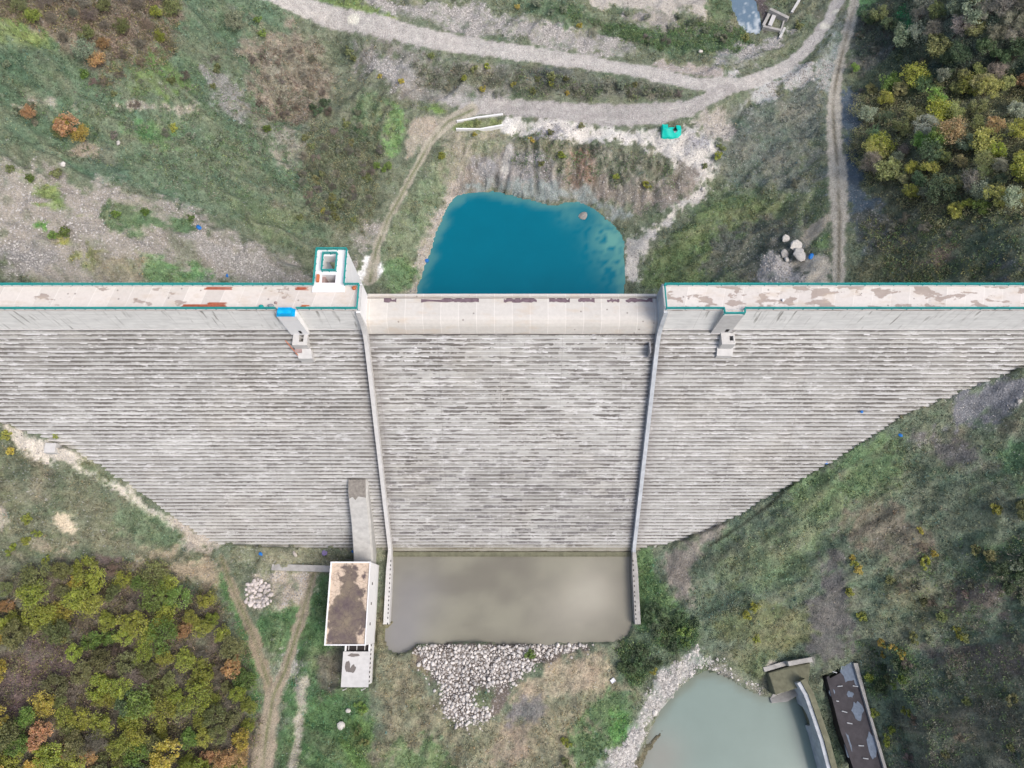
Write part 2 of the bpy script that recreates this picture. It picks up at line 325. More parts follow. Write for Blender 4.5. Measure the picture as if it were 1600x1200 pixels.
 ([(395,905),(440,885),(495,890),(485,930),(440,950),(400,950)], (192,180,164), .8, .05, 2.5, 3),
 ([(350,855),(610,852),(612,880),(520,895),(400,885),(350,875)], (132,134,112), .3, .5, 2, 3),
 ([(430,1020),(480,1010),(480,1060),(430,1080)], (160,160,150), .9, .3, 3, 4),
 ([(460,1060),(492,1050),(475,1110),(465,1210),(455,1210),(465,1120)], (165,160,145), .4, .2, 1.2, 1.5),
 ([(580,1020),(612,1010),(620,960),(604,930),(590,960),(578,1010)], (116,112,88), .1, .7, 2, 2),
 # centre below the basin
 ([(585,1020),(640,1020),(690,1100),(760,1130),(860,1050),(1000,1030),(1000,1120),(930,1200),(900,1240),(590,1240)], (128,124,102), .1, .7, 3, 4),
 ([(650,1010),(690,1020),(700,1050),(650,1060)], (136,122,102), .2, .5, 3, 3),
 ([(860,1035),(935,1018),(960,1045),(945,1075),(870,1090),(810,1115),(790,1100),(830,1060)], (158,146,126), .1, .5, 3, 4),
 ([(780,1140),(900,1085),(850,1120),(810,1200),(770,1200)], (144,132,116), .1, .5, 3, 4),
 ([(800,1090),(850,1095),(840,1130),(790,1130)], (130,124,124), .1, .4, 3, 4),
 ([(880,1150),(960,1080),(1000,1085),(990,1140),(960,1175),(900,1200)], (92,118,76), .05, .9, 4, 6),
 ([(945,1135),(985,1120),(982,1150),(950,1155)], (94,144,70), 0, .9, 3, 4),
 ([(600,1170),(700,1150),(720,1200),(620,1240)], (96,120,76), .05, .9, 4, 5),
 ([(650,1006),(800,1005),(880,1005),(930,1008),(870,1022),(830,1045),(790,1080),(790,1110),(760,1130),(720,1135),(690,1115),(690,1075),(660,1040)], (112,104,98), .4, .05, 1.2, 1.8),
 ([(735,1075),(775,1070),(770,1105),(735,1110)], (104,116,88), .2, .7, 1.5, 2),
 # right bank
 ([(995,860),(1100,840),(1200,780),(1400,650),(1640,560),(1700,1240),(1300,1240),(1200,1030),(1090,1020),(1000,980)], (96,112,94), .1, .8, 4, 5),
 ([(1000,862),(1022,872),(1060,950),(1090,980),(1050,1040),(1000,1000),(998,940)], (92,124,76), 0, .9, 2, 3),
 ([(1025,875),(1100,828),(1130,815),(1100,860),(1075,900),(1085,950),(1050,930)], (142,136,128), .2, .2, 2.5, 3),
 ([(1230,770),(1330,700),(1400,690),(1440,740),(1360,800),(1250,830)], (100,124,84), .05, .9, 6, 7),
 ([(1120,880),(1220,810),(1300,830),(1250,910),(1150,920)], (104,122,90), .05, .9, 6, 7),
 ([(1500,620),(1560,595),(1600,600),(1570,650),(1480,680),(1470,665)], (124,126,132), .5, .1, 3, 4),
 ([(1420,690),(1480,670),(1520,720),(1500,745),(1440,720)], (112,110,110), .3, .3, 4, 5),
 ([(1330,770),(1440,800),(1440,880),(1380,900),(1320,840)], (118,112,100), .1, .6, 6, 7),
 ([(1550,700),(1640,680),(1640,740),(1560,760)], (84,116,82), 0, .9, 6, 6),
 ([(1540,850),(1640,820),(1640,940),(1560,930)], (76,96,72), 0, .9, 6, 6),
 ([(1285,850),(1320,860),(1335,930),(1340,1035),(1255,1040),(1262,950)], (108,107,106), .1, .3, 3, 4),
 ([(1100,960),(1180,940),(1250,960),(1250,1020),(1150,1020)], (104,112,78), .05, .8, 4, 5),
 ([(1440,1000),(1640,1000),(1640,1060),(1460,1030)], (104,98,96), .1, .5, 5, 6),
 ([(1440,1100),(1640,1080),(1640,1240),(1400,1240)], (94,98,88), .05, .7, 8, 8),
 ([(1380,900),(1480,900),(1500,960),(1400,990)], (112,116,92), .1, .7, 6, 6),
 ([(1500,930),(1560,920),(1580,980),(1520,990)], (118,106,102), .2, .4, 5, 6),
 ([(960,1012),(1000,990),(1060,960),(1110,980),(1080,1020),(1030,1050),(985,1080),(960,1060)], (86,104,82), .05, .9, 3, 4),
 ([(1010,1065),(1050,1040),(1085,1015),(1130,1035),(1090,1040),(1060,1075),(1030,1110),(1000,1150),(990,1210),(930,1240),(940,1190),(985,1160),(988,1120)], (180,179,176), .9, .05, 1.5, 3.),
 ([(1120,1030),(1200,1080),(1195,1092),(1140,1060),(1110,1045)], (150,146,134), .7, .1, 1.5, 2),
 ([(1130,1010),(1200,1015),(1195,1075),(1150,1055)], (96,108,78), .05, .8, 3, 3),
 ([(1190,1040),(1270,1025),(1280,1035),(1210,1050)], (176,170,162), .4, .1, 1, 1.5),
]
for z_ in ZONES: paint(*z_)
# broad natural patchiness
for s_, col, th, r_, v_ in ((71,(122,112,102),.34,.25,.5),(81,(80,104,74),.34,.05,.95),(91,(134,132,124),.5,.6,.2)):
    w = sst(th, th+.3, fbm(px/9, py/9, s_, 5))*.5*sst(.3, .6, VEG)
    GC += (np.array(C(*col))-GC)*w[:, None]; ROCK += (r_-ROCK)*w; VEG += (v_-VEG)*w
gl = GC.mean(1)[:, None]; GC = (gl+(GC-gl)*(1-.34*np.clip(VEG, 0, 1))[:, None])*(1+.36*np.clip(VEG, 0, 1))[:, None]*(1+np.clip(VEG, 0, 1)[:, None]*np.array([[.01,.01,.02]]))
w_ = 1-sst(-.3, .5, spit); GC += (np.array(C(112,108,92))-GC)*w_[:, None]; VEG += (.5-VEG)*w_
# drain ditch along the right abutment
dd_ = linesdf(P, gpoly([(1110,852),(1160,820),(1200,790),(1240,752),(1262,738),(1300,722)]), [.4,.6,.7,.9,.7,.3])+n2*.4
w_ = 1-sst(-.2,.4,dd_); GC += (np.array(C(64,66,58))-GC)*(w_*.8)[:, None]
# ridges barer and browner than the hollows, pale runnels in the cut bank
for (mask, col, am) in ((sst(.35, .85, band)*slope_w*VEG, (138,130,114), .34), (sst(.1, -.5, band)*slope_w*VEG, (82,100,76), .3), (bk*sst(.1, .02, runl), (176,170,162), .55), (bk*sst(.2, .42, runl), (104,100,88), .5)):
    w = (mask*am*(.6+.6*np.clip(n2+.3, 0, 1))); GC += (np.array(C(*col))-GC)*w[:, None]
# roads
def rut(k, off, wid): return np.exp(-((np.abs(RD[k])-off)/wid)**2)
for k, col, rut_c in (('main',(190,186,182),None),('lower',(180,176,173),None),('spur',(178,172,158),(122,128,98)),('right',(194,188,176),(126,120,104)),('bankA',(158,146,128),(112,118,86)),('bankB',(160,150,134),(120,124,92))):
    d = RD[k]+n2*.8+n1*.5
    tone = 1+.16*(vn(RD[k]*1.7+50, n1*1.5+20, 7)-.5)+.1*n3
    w = 1-sst(-.35, .35, d)
    if rut_c is not None:
        c_, ww = ROADW[k]; cl = linesdf(P, c_, [0]*len(ww))
        g = np.exp(-(cl/.45)**2)*sst(-.4, .5, n1+.4)
        mixc = np.array(C(*col))[None]*(1-g[:, None])+np.array(C(*rut_c))[None]*g[:, None]
    else: mixc = np.array(C(*col))[None]
    GC += (mixc*tone[:, None]-GC)*w[:, None]; ROCK += (.08-ROCK)*w; VEG += (0-VEG)*w
for pu, pv, pr in ((552,31,2.3),(1288,42,2.0),(1305,18,1.4)):      # pale puddles on the road
    q = hit(pu, pv)[0]; d = np.hypot(px-q[0], (py-q[1])*1.2)+n2*.7
    w = 1-sst(pr*.7, pr, d); GC += (np.array(C(222,220,208))-GC)*w[:, None]; ROCK *= (1-w)
GC = np.clip(GC, .012, .8)

# ------------------------------------------------------------------ material helpers
class NT:
    def __init__(s, name):
        s.m = bpy.data.materials.new(name); s.m.use_nodes = True; s.t = s.m.node_tree
        s.b = s.t.nodes['Principled BSDF']; s.b.inputs['Specular IOR Level'].default_value = .25
        s.b.inputs['Roughness'].default_value = .9
    def n(s, typ, **k):
        o = s.t.nodes.new(typ)
        for a, v in k.items(): setattr(o, a, v)
        return o
    def put(s, sock, v):
        if isinstance(v, bpy.types.NodeSocket): s.t.links.new(v, sock)
        elif v is not None:
            if isinstance(v, tuple) and len(v) == 3 and len(sock.default_value) == 4: v = v+(1,)
            sock.default_value = v
    def math(s, op, a, b=None, c=None):
        o = s.n('ShaderNodeMath', operation=op)
        for i, v in enumerate((a, b, c)):
            if v is not None: s.put(o.inputs[i], v)
        return o.outputs[0]
    def vec(s, x, y, z):
        o = s.n('ShaderNodeCombineXYZ')
        for i, v in enumerate((x, y, z)): s.put(o.inputs[i], v)
        return o.outputs[0]
    def vmul(s, a, b):
        o = s.n('ShaderNodeVectorMath', operation='MULTIPLY'); s.put(o.inputs[0], a); s.put(o.inputs[1], b); return o.outputs[0]
    def pos(s):
        g = s.n('ShaderNodeNewGeometry'); return g.outputs['Position'], g.outputs['Normal']
    def sep(s, v):
        o = s.n('ShaderNodeSeparateXYZ'); s.put(o.inputs[0], v); return o.outputs
    def noise(s, vec, scale, det=4, rough=.6):
        o = s.n('ShaderNodeTexNoise'); s.put(o.inputs['Vector'], vec); o.inputs['Scale'].default_value = scale
        o.inputs['Detail'].default_value = det; o.inputs['Roughness'].default_value = rough; return o.outputs[0]
    def vor(s, vec, scale, feat='F1'):
        o = s.n('ShaderNodeTexVoronoi', feature=feat); s.put(o.inputs['Vector'], vec); o.inputs['Scale'].default_value = scale; return o
    def white(s, vec):
        o = s.n('ShaderNodeTexWhiteNoise'); s.put(o.inputs['Vector'], vec); return o.outputs['Value']
    def rng(s, v, a, b, c=0., d=1.):
        o = s.n('ShaderNodeMapRange'); s.put(o.inputs[0], v)
        for i, q in enumerate((a, b, c, d)): s.put(o.inputs[i+1], q)
        return o.outputs[0]
    def mix(s, f, a, b, bl='MIX'):
        o = s.n('ShaderNodeMix', data_type='RGBA', blend_type=bl); s.put(o.inputs[0], f); s.put(o.inputs[6], a); s.put(o.inputs[7], b); return o.outputs[2]
    def attr(s, name):
        return s.n('ShaderNodeAttribute', attribute_name=name)
    def gray(s, v):
        o = s.n('ShaderNodeCombineColor')
        for i in range(3): s.put(o.inputs[i], v)
        return o.outputs[0]
    def bump(s, h, st, dist):
        o = s.n('ShaderNodeBump'); o.inputs['Strength'].default_value = st; o.inputs['Distance'].default_value = dist
        s.put(o.inputs['Height'], h); s.t.links.new(o.outputs[0], s.b.inputs['Normal'])
    def col(s, c): s.put(s.b.inputs['Base Color'], c)
def simple(name, c, rough=.8, var=.25, scale=2., bump=0.):
    k = NT(name); p, n = k.pos()
    f = k.rng(k.noise(p, scale, 5), .25, .75, 1-var, 1+var)
    k.col(k.mix(1., c, k.gray(f), 'MULTIPLY')); k.b.inputs['Roughness'].default_value = rough
    if bump: k.bump(k.noise(p, scale*3, 4), bump, .1)
    return k.m

def mat_ground():
    k = NT('ground_cover'); p, n = k.pos(); a = k.attr('Col'); rock = a.outputs['Alpha']; veg = k.rng(k.attr('Veg').outputs['Fac'], .1, .6, .12, 1.)
    c = a.outputs['Color']
    m1 = k.noise(p, .11, 10, .7)
    c = k.mix(veg, c, k.mix(1., c, k.mix(k.rng(m1, .36, .64), (.76,.88,.82,1), (1.18,1.12,1.06,1)), 'MULTIPLY'))
    m2 = k.noise(k.vmul(p, (1,.8,1)), .5, 9, .74)
    c = k.mix(1., c, k.gray(k.rng(m2, .33, .67, k.math('SUBTRACT', .8, k.math('MULTIPLY', veg, .22)), k.math('ADD', 1.16, k.math('MULTIPLY', veg, .28)))), 'MULTIPLY')
    hue = k.noise(p, .3, 8, .7)
    c = k.mix(k.math('MULTIPLY', veg, k.rng(hue, .5, .62, 0., .6)), c, k.mix(1., c, (1.08,1.01,.94), 'MULTIPLY'))
    hu2 = k.noise(k.vmul(p, (1,1,.5)), .21, 8, .7)
    c = k.mix(k.math('MULTIPLY', veg, k.rng(hu2, .52, .64, 0., .7)), c, k.mix(1., c, (.8,.9,.76), 'MULTIPLY'))
    c = k.mix(1., c, k.gray(k.rng(k.noise(p, 2.6, 6, .78), .32, .68, .62, 1.42)), 'MULTIPLY')
    rock = k.math('MAXIMUM', k.math('SUBTRACT', rock, .12), .01)
    v = k.vor(p, 1.7); cell = k.white(k.vmul(v.outputs['Position'], (1,1,1)))
    st = k.math('GREATER_THAN', cell, k.math('SUBTRACT', 1.0, k.math('MULTIPLY', rock, .5)))
    body = k.rng(v.outputs['Distance'], .2, .42, 1., 0.)
    c = k.mix(k.math('MULTIPLY', k.math('MULTIPLY', st, body), .55), c, k.mix(k.white(v.outputs['Color']), C(206,204,200), C(130,127,124)))
    v2 = k.vor(p, 3.4); cell2 = k.white(v2.outputs['Position'])
    st2 = k.math('GREATER_THAN', cell2, k.math('SUBTRACT', 1.0, k.math('MULTIPLY', rock, .25)))
    c = k.mix(k.math('MULTIPLY', st2, .4), c, C(190,188,190))
    v3 = k.vor(p, .9); dk = k.math('GREATER_THAN', k.white(v3.outputs['Position']), .82)
    c = k.mix(k.math('MULTIPLY', k.math('MULTIPLY', dk, k.math('MULTIPLY', k.rng(k.math('ADD', v3.outputs['Distance'], k.math('MULTIPLY', k.math('SUBTRACT', m2, .5), .5)), .2, .5, 1., 0.), veg)), .42), c, C(74,74,66))
    k.col(c); k.b.inputs['Roughness'].default_value = .97; k.b.inputs['Specular IOR Level'].default_value = .1
    k.bump(k.math('ADD', k.noise(p, 1.3, 7, .7), k.math('MULTIPLY', body, .3)), .8, .5)
    return k.m
def mat_rcc():
    k = NT('stepped_concrete'); p, n = k.pos(); s = k.sep(p); nz = k.sep(n)
    ph = k.math('FRACT', k.math('DIVIDE', k.math('SUBTRACT', Y0+RUN*20+.02, s[1]), RUN))
    idx = k.math('FLOOR', k.math('DIVIDE', k.math('SUBTRACT', Y0+RUN*20+.02, s[1]), RUN))
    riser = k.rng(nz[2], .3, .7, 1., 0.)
    off = k.math('MULTIPLY', k.white(k.vec(idx, 3.1, 0.)), 9.)
    blk = k.white(k.vec(k.math('FLOOR', k.math('ADD', k.math('DIVIDE', s[0], 7.), off)), idx, 2.))
    blk2 = k.white(k.vec(k.math('FLOOR', k.math('DIVIDE', s[0], 11.7)), k.math('FLOOR', k.math('DIVIDE', idx, 3.)), 5.))
    big = k.noise(k.vmul(p, (.05,.11,.11)), 1., 6, .62)
    med = k.noise(k.vmul(p, (.75,1.5,.9)), 1., 7, .7)
    fine = k.noise(k.vmul(p, (1.6,2.6,2.6)), 1., 6, .7)
    base = k.math('ADD', k.math('ADD', .8, k.math('MULTIPLY', k.math('SUBTRACT', big, .5), .95)), k.math('MULTIPLY', k.math('SUBTRACT', med, .5), .62))
    base = k.math('ADD', base, k.math('MULTIPLY', k.math('SUBTRACT', blk, .5), .16))
    base = k.math('ADD', base, k.math('MULTIPLY', k.math('SUBTRACT', blk2, .5), .2))
    base = k.math('ADD', base, k.math('MULTIPLY', k.math('SUBTRACT', fine, .5), .5))
    mid = k.math('MULTIPLY', k.math('LESS_THAN', s[1], 38.), k.math('LESS_THAN', k.math('ABSOLUTE', s[0]), HW))
    base = k.math('SUBTRACT', base, k.math('MULTIPLY', mid, k.rng(k.noise(k.vmul(p, (.09,.16,.16)), 1., 4), .4, .62, .06, .3)))
    c = k.mix(k.rng(base, .3, 1.15), C(146,145,140), C(202,202,198))
    # dirt that has run out from the foot of each riser
    chute = k.math('LESS_THAN', k.math('ABSOLUTE', s[0]), HW)
    run = k.noise(k.vmul(p, (.2,1.0,.05)), 1., 3, .6)
    drip = k.math('MULTIPLY', k.math('SUBTRACT', k.noise(k.vmul(p, (1.7,.8,.5)), 1., 5, .75), .5), 1.0)
    wa = k.math('ADD', k.rng(run, .32, .68, .02, .5), drip)
    wc = k.math('ADD', k.math('ADD', k.rng(run, .4, .6, -.12, .46), drip), k.math('MULTIPLY', k.math('SUBTRACT', blk, .5), .5))
    dirt = k.math('MAXIMUM', k.math('MULTIPLY', k.rng(k.math('SUBTRACT', wa, ph), -.1, .08), k.math('SUBTRACT', 1., chute)), k.math('MULTIPLY', k.rng(k.math('SUBTRACT', wc, ph), -.05, .06), chute))
    dirt = k.math('MULTIPLY', dirt, k.rng(k.noise(k.vmul(p, (.07,.12,.12)), 1., 5, .65), .34, .58, .4, 1.))
    c = k.mix(k.math('MULTIPLY', dirt, .9), c, C(102,98,94))
    dbl = k.math('MULTIPLY', k.math('MULTIPLY', k.math('GREATER_THAN', k.white(k.vec(k.math('FLOOR', k.math('ADD', k.math('DIVIDE', s[0], 4.7), off)), idx, 9.)), .74), k.rng(k.math('ADD', fine, k.math('MULTIPLY', drip, .3)), .38, .5)), k.math('MULTIPLY', chute, k.rng(s[1], 36., 42., .62, .12)))
    c = k.mix(dbl, c, C(98,95,96))
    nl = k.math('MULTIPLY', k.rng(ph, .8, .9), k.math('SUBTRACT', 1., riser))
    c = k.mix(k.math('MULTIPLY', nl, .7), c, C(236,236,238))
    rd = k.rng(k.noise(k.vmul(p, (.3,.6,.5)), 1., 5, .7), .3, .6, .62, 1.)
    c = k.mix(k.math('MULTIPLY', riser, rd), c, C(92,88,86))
    wallside = k.rng(k.math('ADD', k.math('ABSOLUTE', k.math('SUBTRACT', k.math('ABSOLUTE', s[0]), HW+.6)), k.math('MULTIPLY', drip, 2.)), .5, 3.6, .5, 0.)
    c = k.mix(wallside, c, C(116,112,112))
    stain = k.rng(k.noise(k.vmul(p, (.22,.5,.5)), 1., 5, .6), .62, .72)
    c = k.mix(k.math('MULTIPLY', stain, .5), c, C(112,108,108))
    pale = k.rng(k.noise(k.vmul(p, (.2,.42,.4)), 1.3, 8, .78), .565, .61)
    c = k.mix(k.math('MULTIPLY', pale, .48), c, C(232,232,233))
    jt = k.math('LESS_THAN', k.math('FRACT', k.math('DIVIDE', k.math('ADD', s[0], 3.), 15.4)), .006)
    c = k.mix(k.math('MULTIPLY', jt, .5), c, C(120,116,114))
    brown = k.rng(k.noise(k.vmul(p, (.06,.06,.06)), 1., 3), .5, .7, 0., .28)
    c = k.mix(brown, c, k.mix(1., c, (1.04,.98,.9), 'MULTIPLY'))
    algae = k.math('MULTIPLY', k.rng(s[2], -63.2, -61.6, 1., 0.), .55)
    c = k.mix(algae, c, C(132,126,98))
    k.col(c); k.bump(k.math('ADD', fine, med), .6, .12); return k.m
def mat_upper():
    k = NT('formed_concrete'); p, n = k.pos(); s = k.sep(p)
    side = k.math('MULTIPLY', s[2], .35)
    streak = k.noise(k.vmul(p, (1.3,.5,.09)), 1., 4, .6)
    gate = k.rng(k.noise(k.vmul(p, (.12,.1,.1)), 1., 2), .4, .6)
    st = k.math('MULTIPLY', k.rng(streak, .57, .66), gate)
    f = k.rng(k.noise(k.vmul(p, (.3,.3,.8)), 1., 6), .3, .7, .86, 1.1)
    c = k.mix(1., C(236,236,233), k.gray(f), 'MULTIPLY')
    c = k.mix(k.math('MULTIPLY', st, .75), c, C(120,118,110))
    pale = k.math('MULTIPLY', k.rng(k.noise(k.vmul(p, (.9,.4,.07)), 2., 3), .6, .68), .4)
    c = k.mix(pale, c, C(244,243,240))
    lift = k.math('FRACT', k.math('DIVIDE', s[2], 2.4)); ln = k.math('LESS_THAN', lift, .05)
    c = k.mix(k.math('MULTIPLY', ln, .3), c, C(170,168,162))
    jn = k.math('LESS_THAN', k.math('FRACT', k.math('DIVIDE', s[0], 7.3)), .012)
    c = k.mix(k.math('MULTIPLY', jn, .4), c, C(150,148,142))
    k.col(c); k.bump(f, .3, .05); return k.m
def mat_deck(name, brown_amt, base, slant=-.27, pan=1.):
    k = NT(name); p, n = k.pos(); s = k.sep(p)
    xs = k.math('ADD', s[0], k.math('MULTIPLY', s[1], slant))
    pn = k.white(k.vec(k.math('FLOOR', k.math('DIVIDE', xs, 4.3)), 1., 0.))
    f = k.math('ADD', k.rng(pn, 0., 1., 1-.1*pan, 1+.07*pan), k.math('MULTIPLY', k.math('SUBTRACT', k.noise(p, 1.1, 6, .7), .5), .32))
    c = k.mix(1., base, k.gray(f), 'MULTIPLY')
    jn = k.math('LESS_THAN', k.math('FRACT', k.math('DIVIDE', xs, 4.3)), .03)
    c = k.mix(k.math('MULTIPLY', jn, .5), c, C(244,240,234))
    b1 = k.noise(k.vmul(p, (.16,.34,.2)), 1., 5, .6)
    pb = k.rng(b1, 1-brown_amt, 1.02-brown_amt)
    c = k.mix(k.math('MULTIPLY', pb, .8), c, k.mix(k.noise(p, .8, 4), C(140,122,112), C(182,168,158)))
    tan = k.rng(k.noise(k.vmul(p, (.12,.3,.2)), 1.4, 5), .52, .66, 0., .4)
    c = k.mix(tan, c, C(206,188,166))
    dots = k.vor(p, .55); dd = k.math('MULTIPLY', k.math('LESS_THAN', dots.outputs['Distance'], .13), k.math('GREATER_THAN', k.white(dots.outputs['Position']), .7))
    c = k.mix(k.math('MULTIPLY', dd, .6), c, C(120,110,104))
    k.col(c); k.bump(k.noise(p, 3, 4), .2, .05); return k.m
def mat_roof():
    k = NT('weathered_roof'); p, n = k.pos(); s = k.sep(p)
    nn = k.noise(p, .22, 6, .6)
    e = k.math('SUBTRACT', k.math('ABSOLUTE', k.math('SUBTRACT', s[0], -44.6)), 0.)
    m = k.rng(k.math('ADD', k.math('MULTIPLY', k.math('SUBTRACT', nn, .5), 2.4), k.math('ADD', k.math('MULTIPLY', e, .13), k.math('MULTIPLY', k.math('ABSOLUTE', k.math('SUBTRACT', s[1], .5)), .055))), .74, .9)
    damp = k.mix(k.rng(k.noise(p, .22, 7, .6), .38, .68), C(104,92,92), C(142,130,110))
    damp = k.mix(1., damp, k.gray(k.rng(k.noise(p, 1.8, 5, .7), .3, .7, .84, 1.14)), 'MULTIPLY')
    c = k.mix(m, damp, k.mix(k.noise(p, 1.2, 5), C(204,180,156), C(222,206,188)))
    ring = k.rng(k.math('ABSOLUTE', k.math('SUBTRACT', k.noise(p, .4, 3), .47)), 0., .035, .35, 0.)
    c = k.mix(ring, c, C(70,58,62))
    k.col(c); k.b.inputs['Roughness'].default_value = .7; return k.m
def mat_water(name, rough=.12, bump=.04, sc=1.):
    k = NT(name); p, n = k.pos(); a = k.attr('Col')
    f = k.rng(k.noise(p, .12*sc, 4), .3, .7, .96, 1.04)
    k.col(k.mix(1., a.outputs['Color'], k.gray(f), 'MULTIPLY'))
    k.b.inputs['Roughness'].default_value = rough; k.b.inputs['IOR'].default_value = 1.33; k.b.inputs['Specular IOR Level'].default_value = .5
    k.bump(k.noise(p, 1.6, 4), bump, .2); return k.m
def mat_leaf(name, thin=0.):
    k = NT(name); o = k.n('ShaderNodeObjectInfo'); a = k.attr('v')
    hsv = k.n('ShaderNodeHueSaturation'); k.put(hsv.inputs['Color'], o.outputs['Color'])
    k.put(hsv.inputs['Value'], k.rng(a.outputs['Fac'], 0., 1., .55, 1.5)); k.put(hsv.inputs['Hue'], k.rng(k.white(k.vec(a.outputs['Fac'], 1., 0.)), 0., 1., .478, .522))
    k.put(hsv.inputs['Saturation'], k.rng(k.white(k.vec(a.outputs['Fac'], 5., 0.)), 0., 1., .8, 1.1))
    k.col(hsv.outputs[0]); k.b.inputs['Roughness'].default_value = .8
    tr = k.n('ShaderNodeBsdfTranslucent'); k.put(tr.inputs['Color'], hsv.outputs[0])
    mx = k.n('ShaderNodeMixShader'); mx.inputs[0].default_value = .42
    out = k.t.nodes['Material Output']; k.t.links.new(k.b.outputs[0], mx.inputs[1]); k.t.links.new(tr.outputs[0], mx.inputs[2]); k.t.links.new(mx.outputs[0], out.inputs[0])
    return k.m
def mat_vcol(name, rough=.95, scale=3., var=.25):
    k = NT(name); p, n = k.pos(); a = k.attr('Col')
    k.col(k.mix(1., a.outputs['Color'], k.gray(k.rng(k.noise(p, scale, 4), .3, .7, 1-var, 1+var)), 'MULTIPLY'))
    k.b.inputs['Roughness'].default_value = rough
    if name == 'scrub_leaves':
        tr = k.n('ShaderNodeBsdfTranslucent'); k.put(tr.inputs['Color'], a.outputs['Color']); mx = k.n('ShaderNodeMixShader'); mx.inputs[0].default_value = .4
        out = k.t.nodes['Material Output']; k.t.links.new(k.b.outputs[0], mx.inputs[1]); k.t.links.new(tr.outputs[0], mx.inputs[2]); k.t.links.new(mx.outputs[0], out.inputs[0])
    return k.m
def mat_stone():
    k = NT('pale_stone'); p, n = k.pos(); o = k.n('ShaderNodeObjectInfo')
    f = k.rng(k.noise(p, 1.8, 5, .65), .3, .7, .78, 1.18)
    k.col(k.mix(1., o.outputs['Color'], k.gray(f), 'MULTIPLY')); k.bump(k.noise(p, 4, 4), .4, .08); return k.m
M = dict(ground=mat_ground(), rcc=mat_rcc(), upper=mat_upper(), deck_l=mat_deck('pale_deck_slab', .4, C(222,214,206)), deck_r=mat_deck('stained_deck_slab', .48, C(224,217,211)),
 crest=mat_deck('crest_slab', .16, C(210,206,199), 0., .6), roof=mat_roof(), pond=mat_water('teal_water', .1), basin=mat_water('silty_water', .06, .02, .5), pool=mat_water('grey_green_water', .12),
 river=mat_water('white_water', .3, .6), leaf=mat_leaf('autumn_leaves'), scrub=mat_vcol('scrub_leaves'), stones=mat_vcol('loose_stones', .9, 5.), stone=mat_stone(),
 conc=simple('grey_concrete', C(206,205,203), .9, .12, .8, .2), white=simple('white_render', C(244,244,244), .8, .05, .6), teal=simple('teal_paint', C(24,160,156), .5, .15, 1.),
 old=simple('weathered_concrete', C(172,170,166), .95, .28, .5, .3), dark=simple('dark_opening', C(52,48,48), .9, .1), mauve=simple('stained_pit_concrete', C(172,150,146), .9, .25, .9),
 rust=simple('rusty_steel', C(186,104,78), .85, .3, 1.5), orange=simple('orange_paint', C(206,120,80), .7, .15), blue=simple('bright_blue_tarpaulin', C(0,172,232), .5, .12, .8), bluep=simple('blue_plastic', C(40,120,200), .5, .1),
 turq=simple('turquoise_sheet', C(0,196,180), .5, .2, .9), bark=simple('bark', C(92,84,78), .95, .3, 3.), wet=simple('wet_dark_concrete', C(66,63,68), .7, .35, .5, .3),
 bluegrey_skytint=simple('blue_grey_sky_tint_concrete', C(188,193,198), .9, .25, .5, .2), steel=simple('grey_steel', C(150,152,156), .5, .2), darkpatch=simple('damp_patch', C(122,116,112), .9, .15, 1.5), wood=simple('purple_rag', C(140,126,170), .9, .2),  # blue grey concrete: sky tint of shaded faces mixed into its colour
 crate=simple('white_plastic', C(240,240,244), .6, .05), moss=simple('mossy_concrete', C(120,120,100), .95, .3, .7, .3))

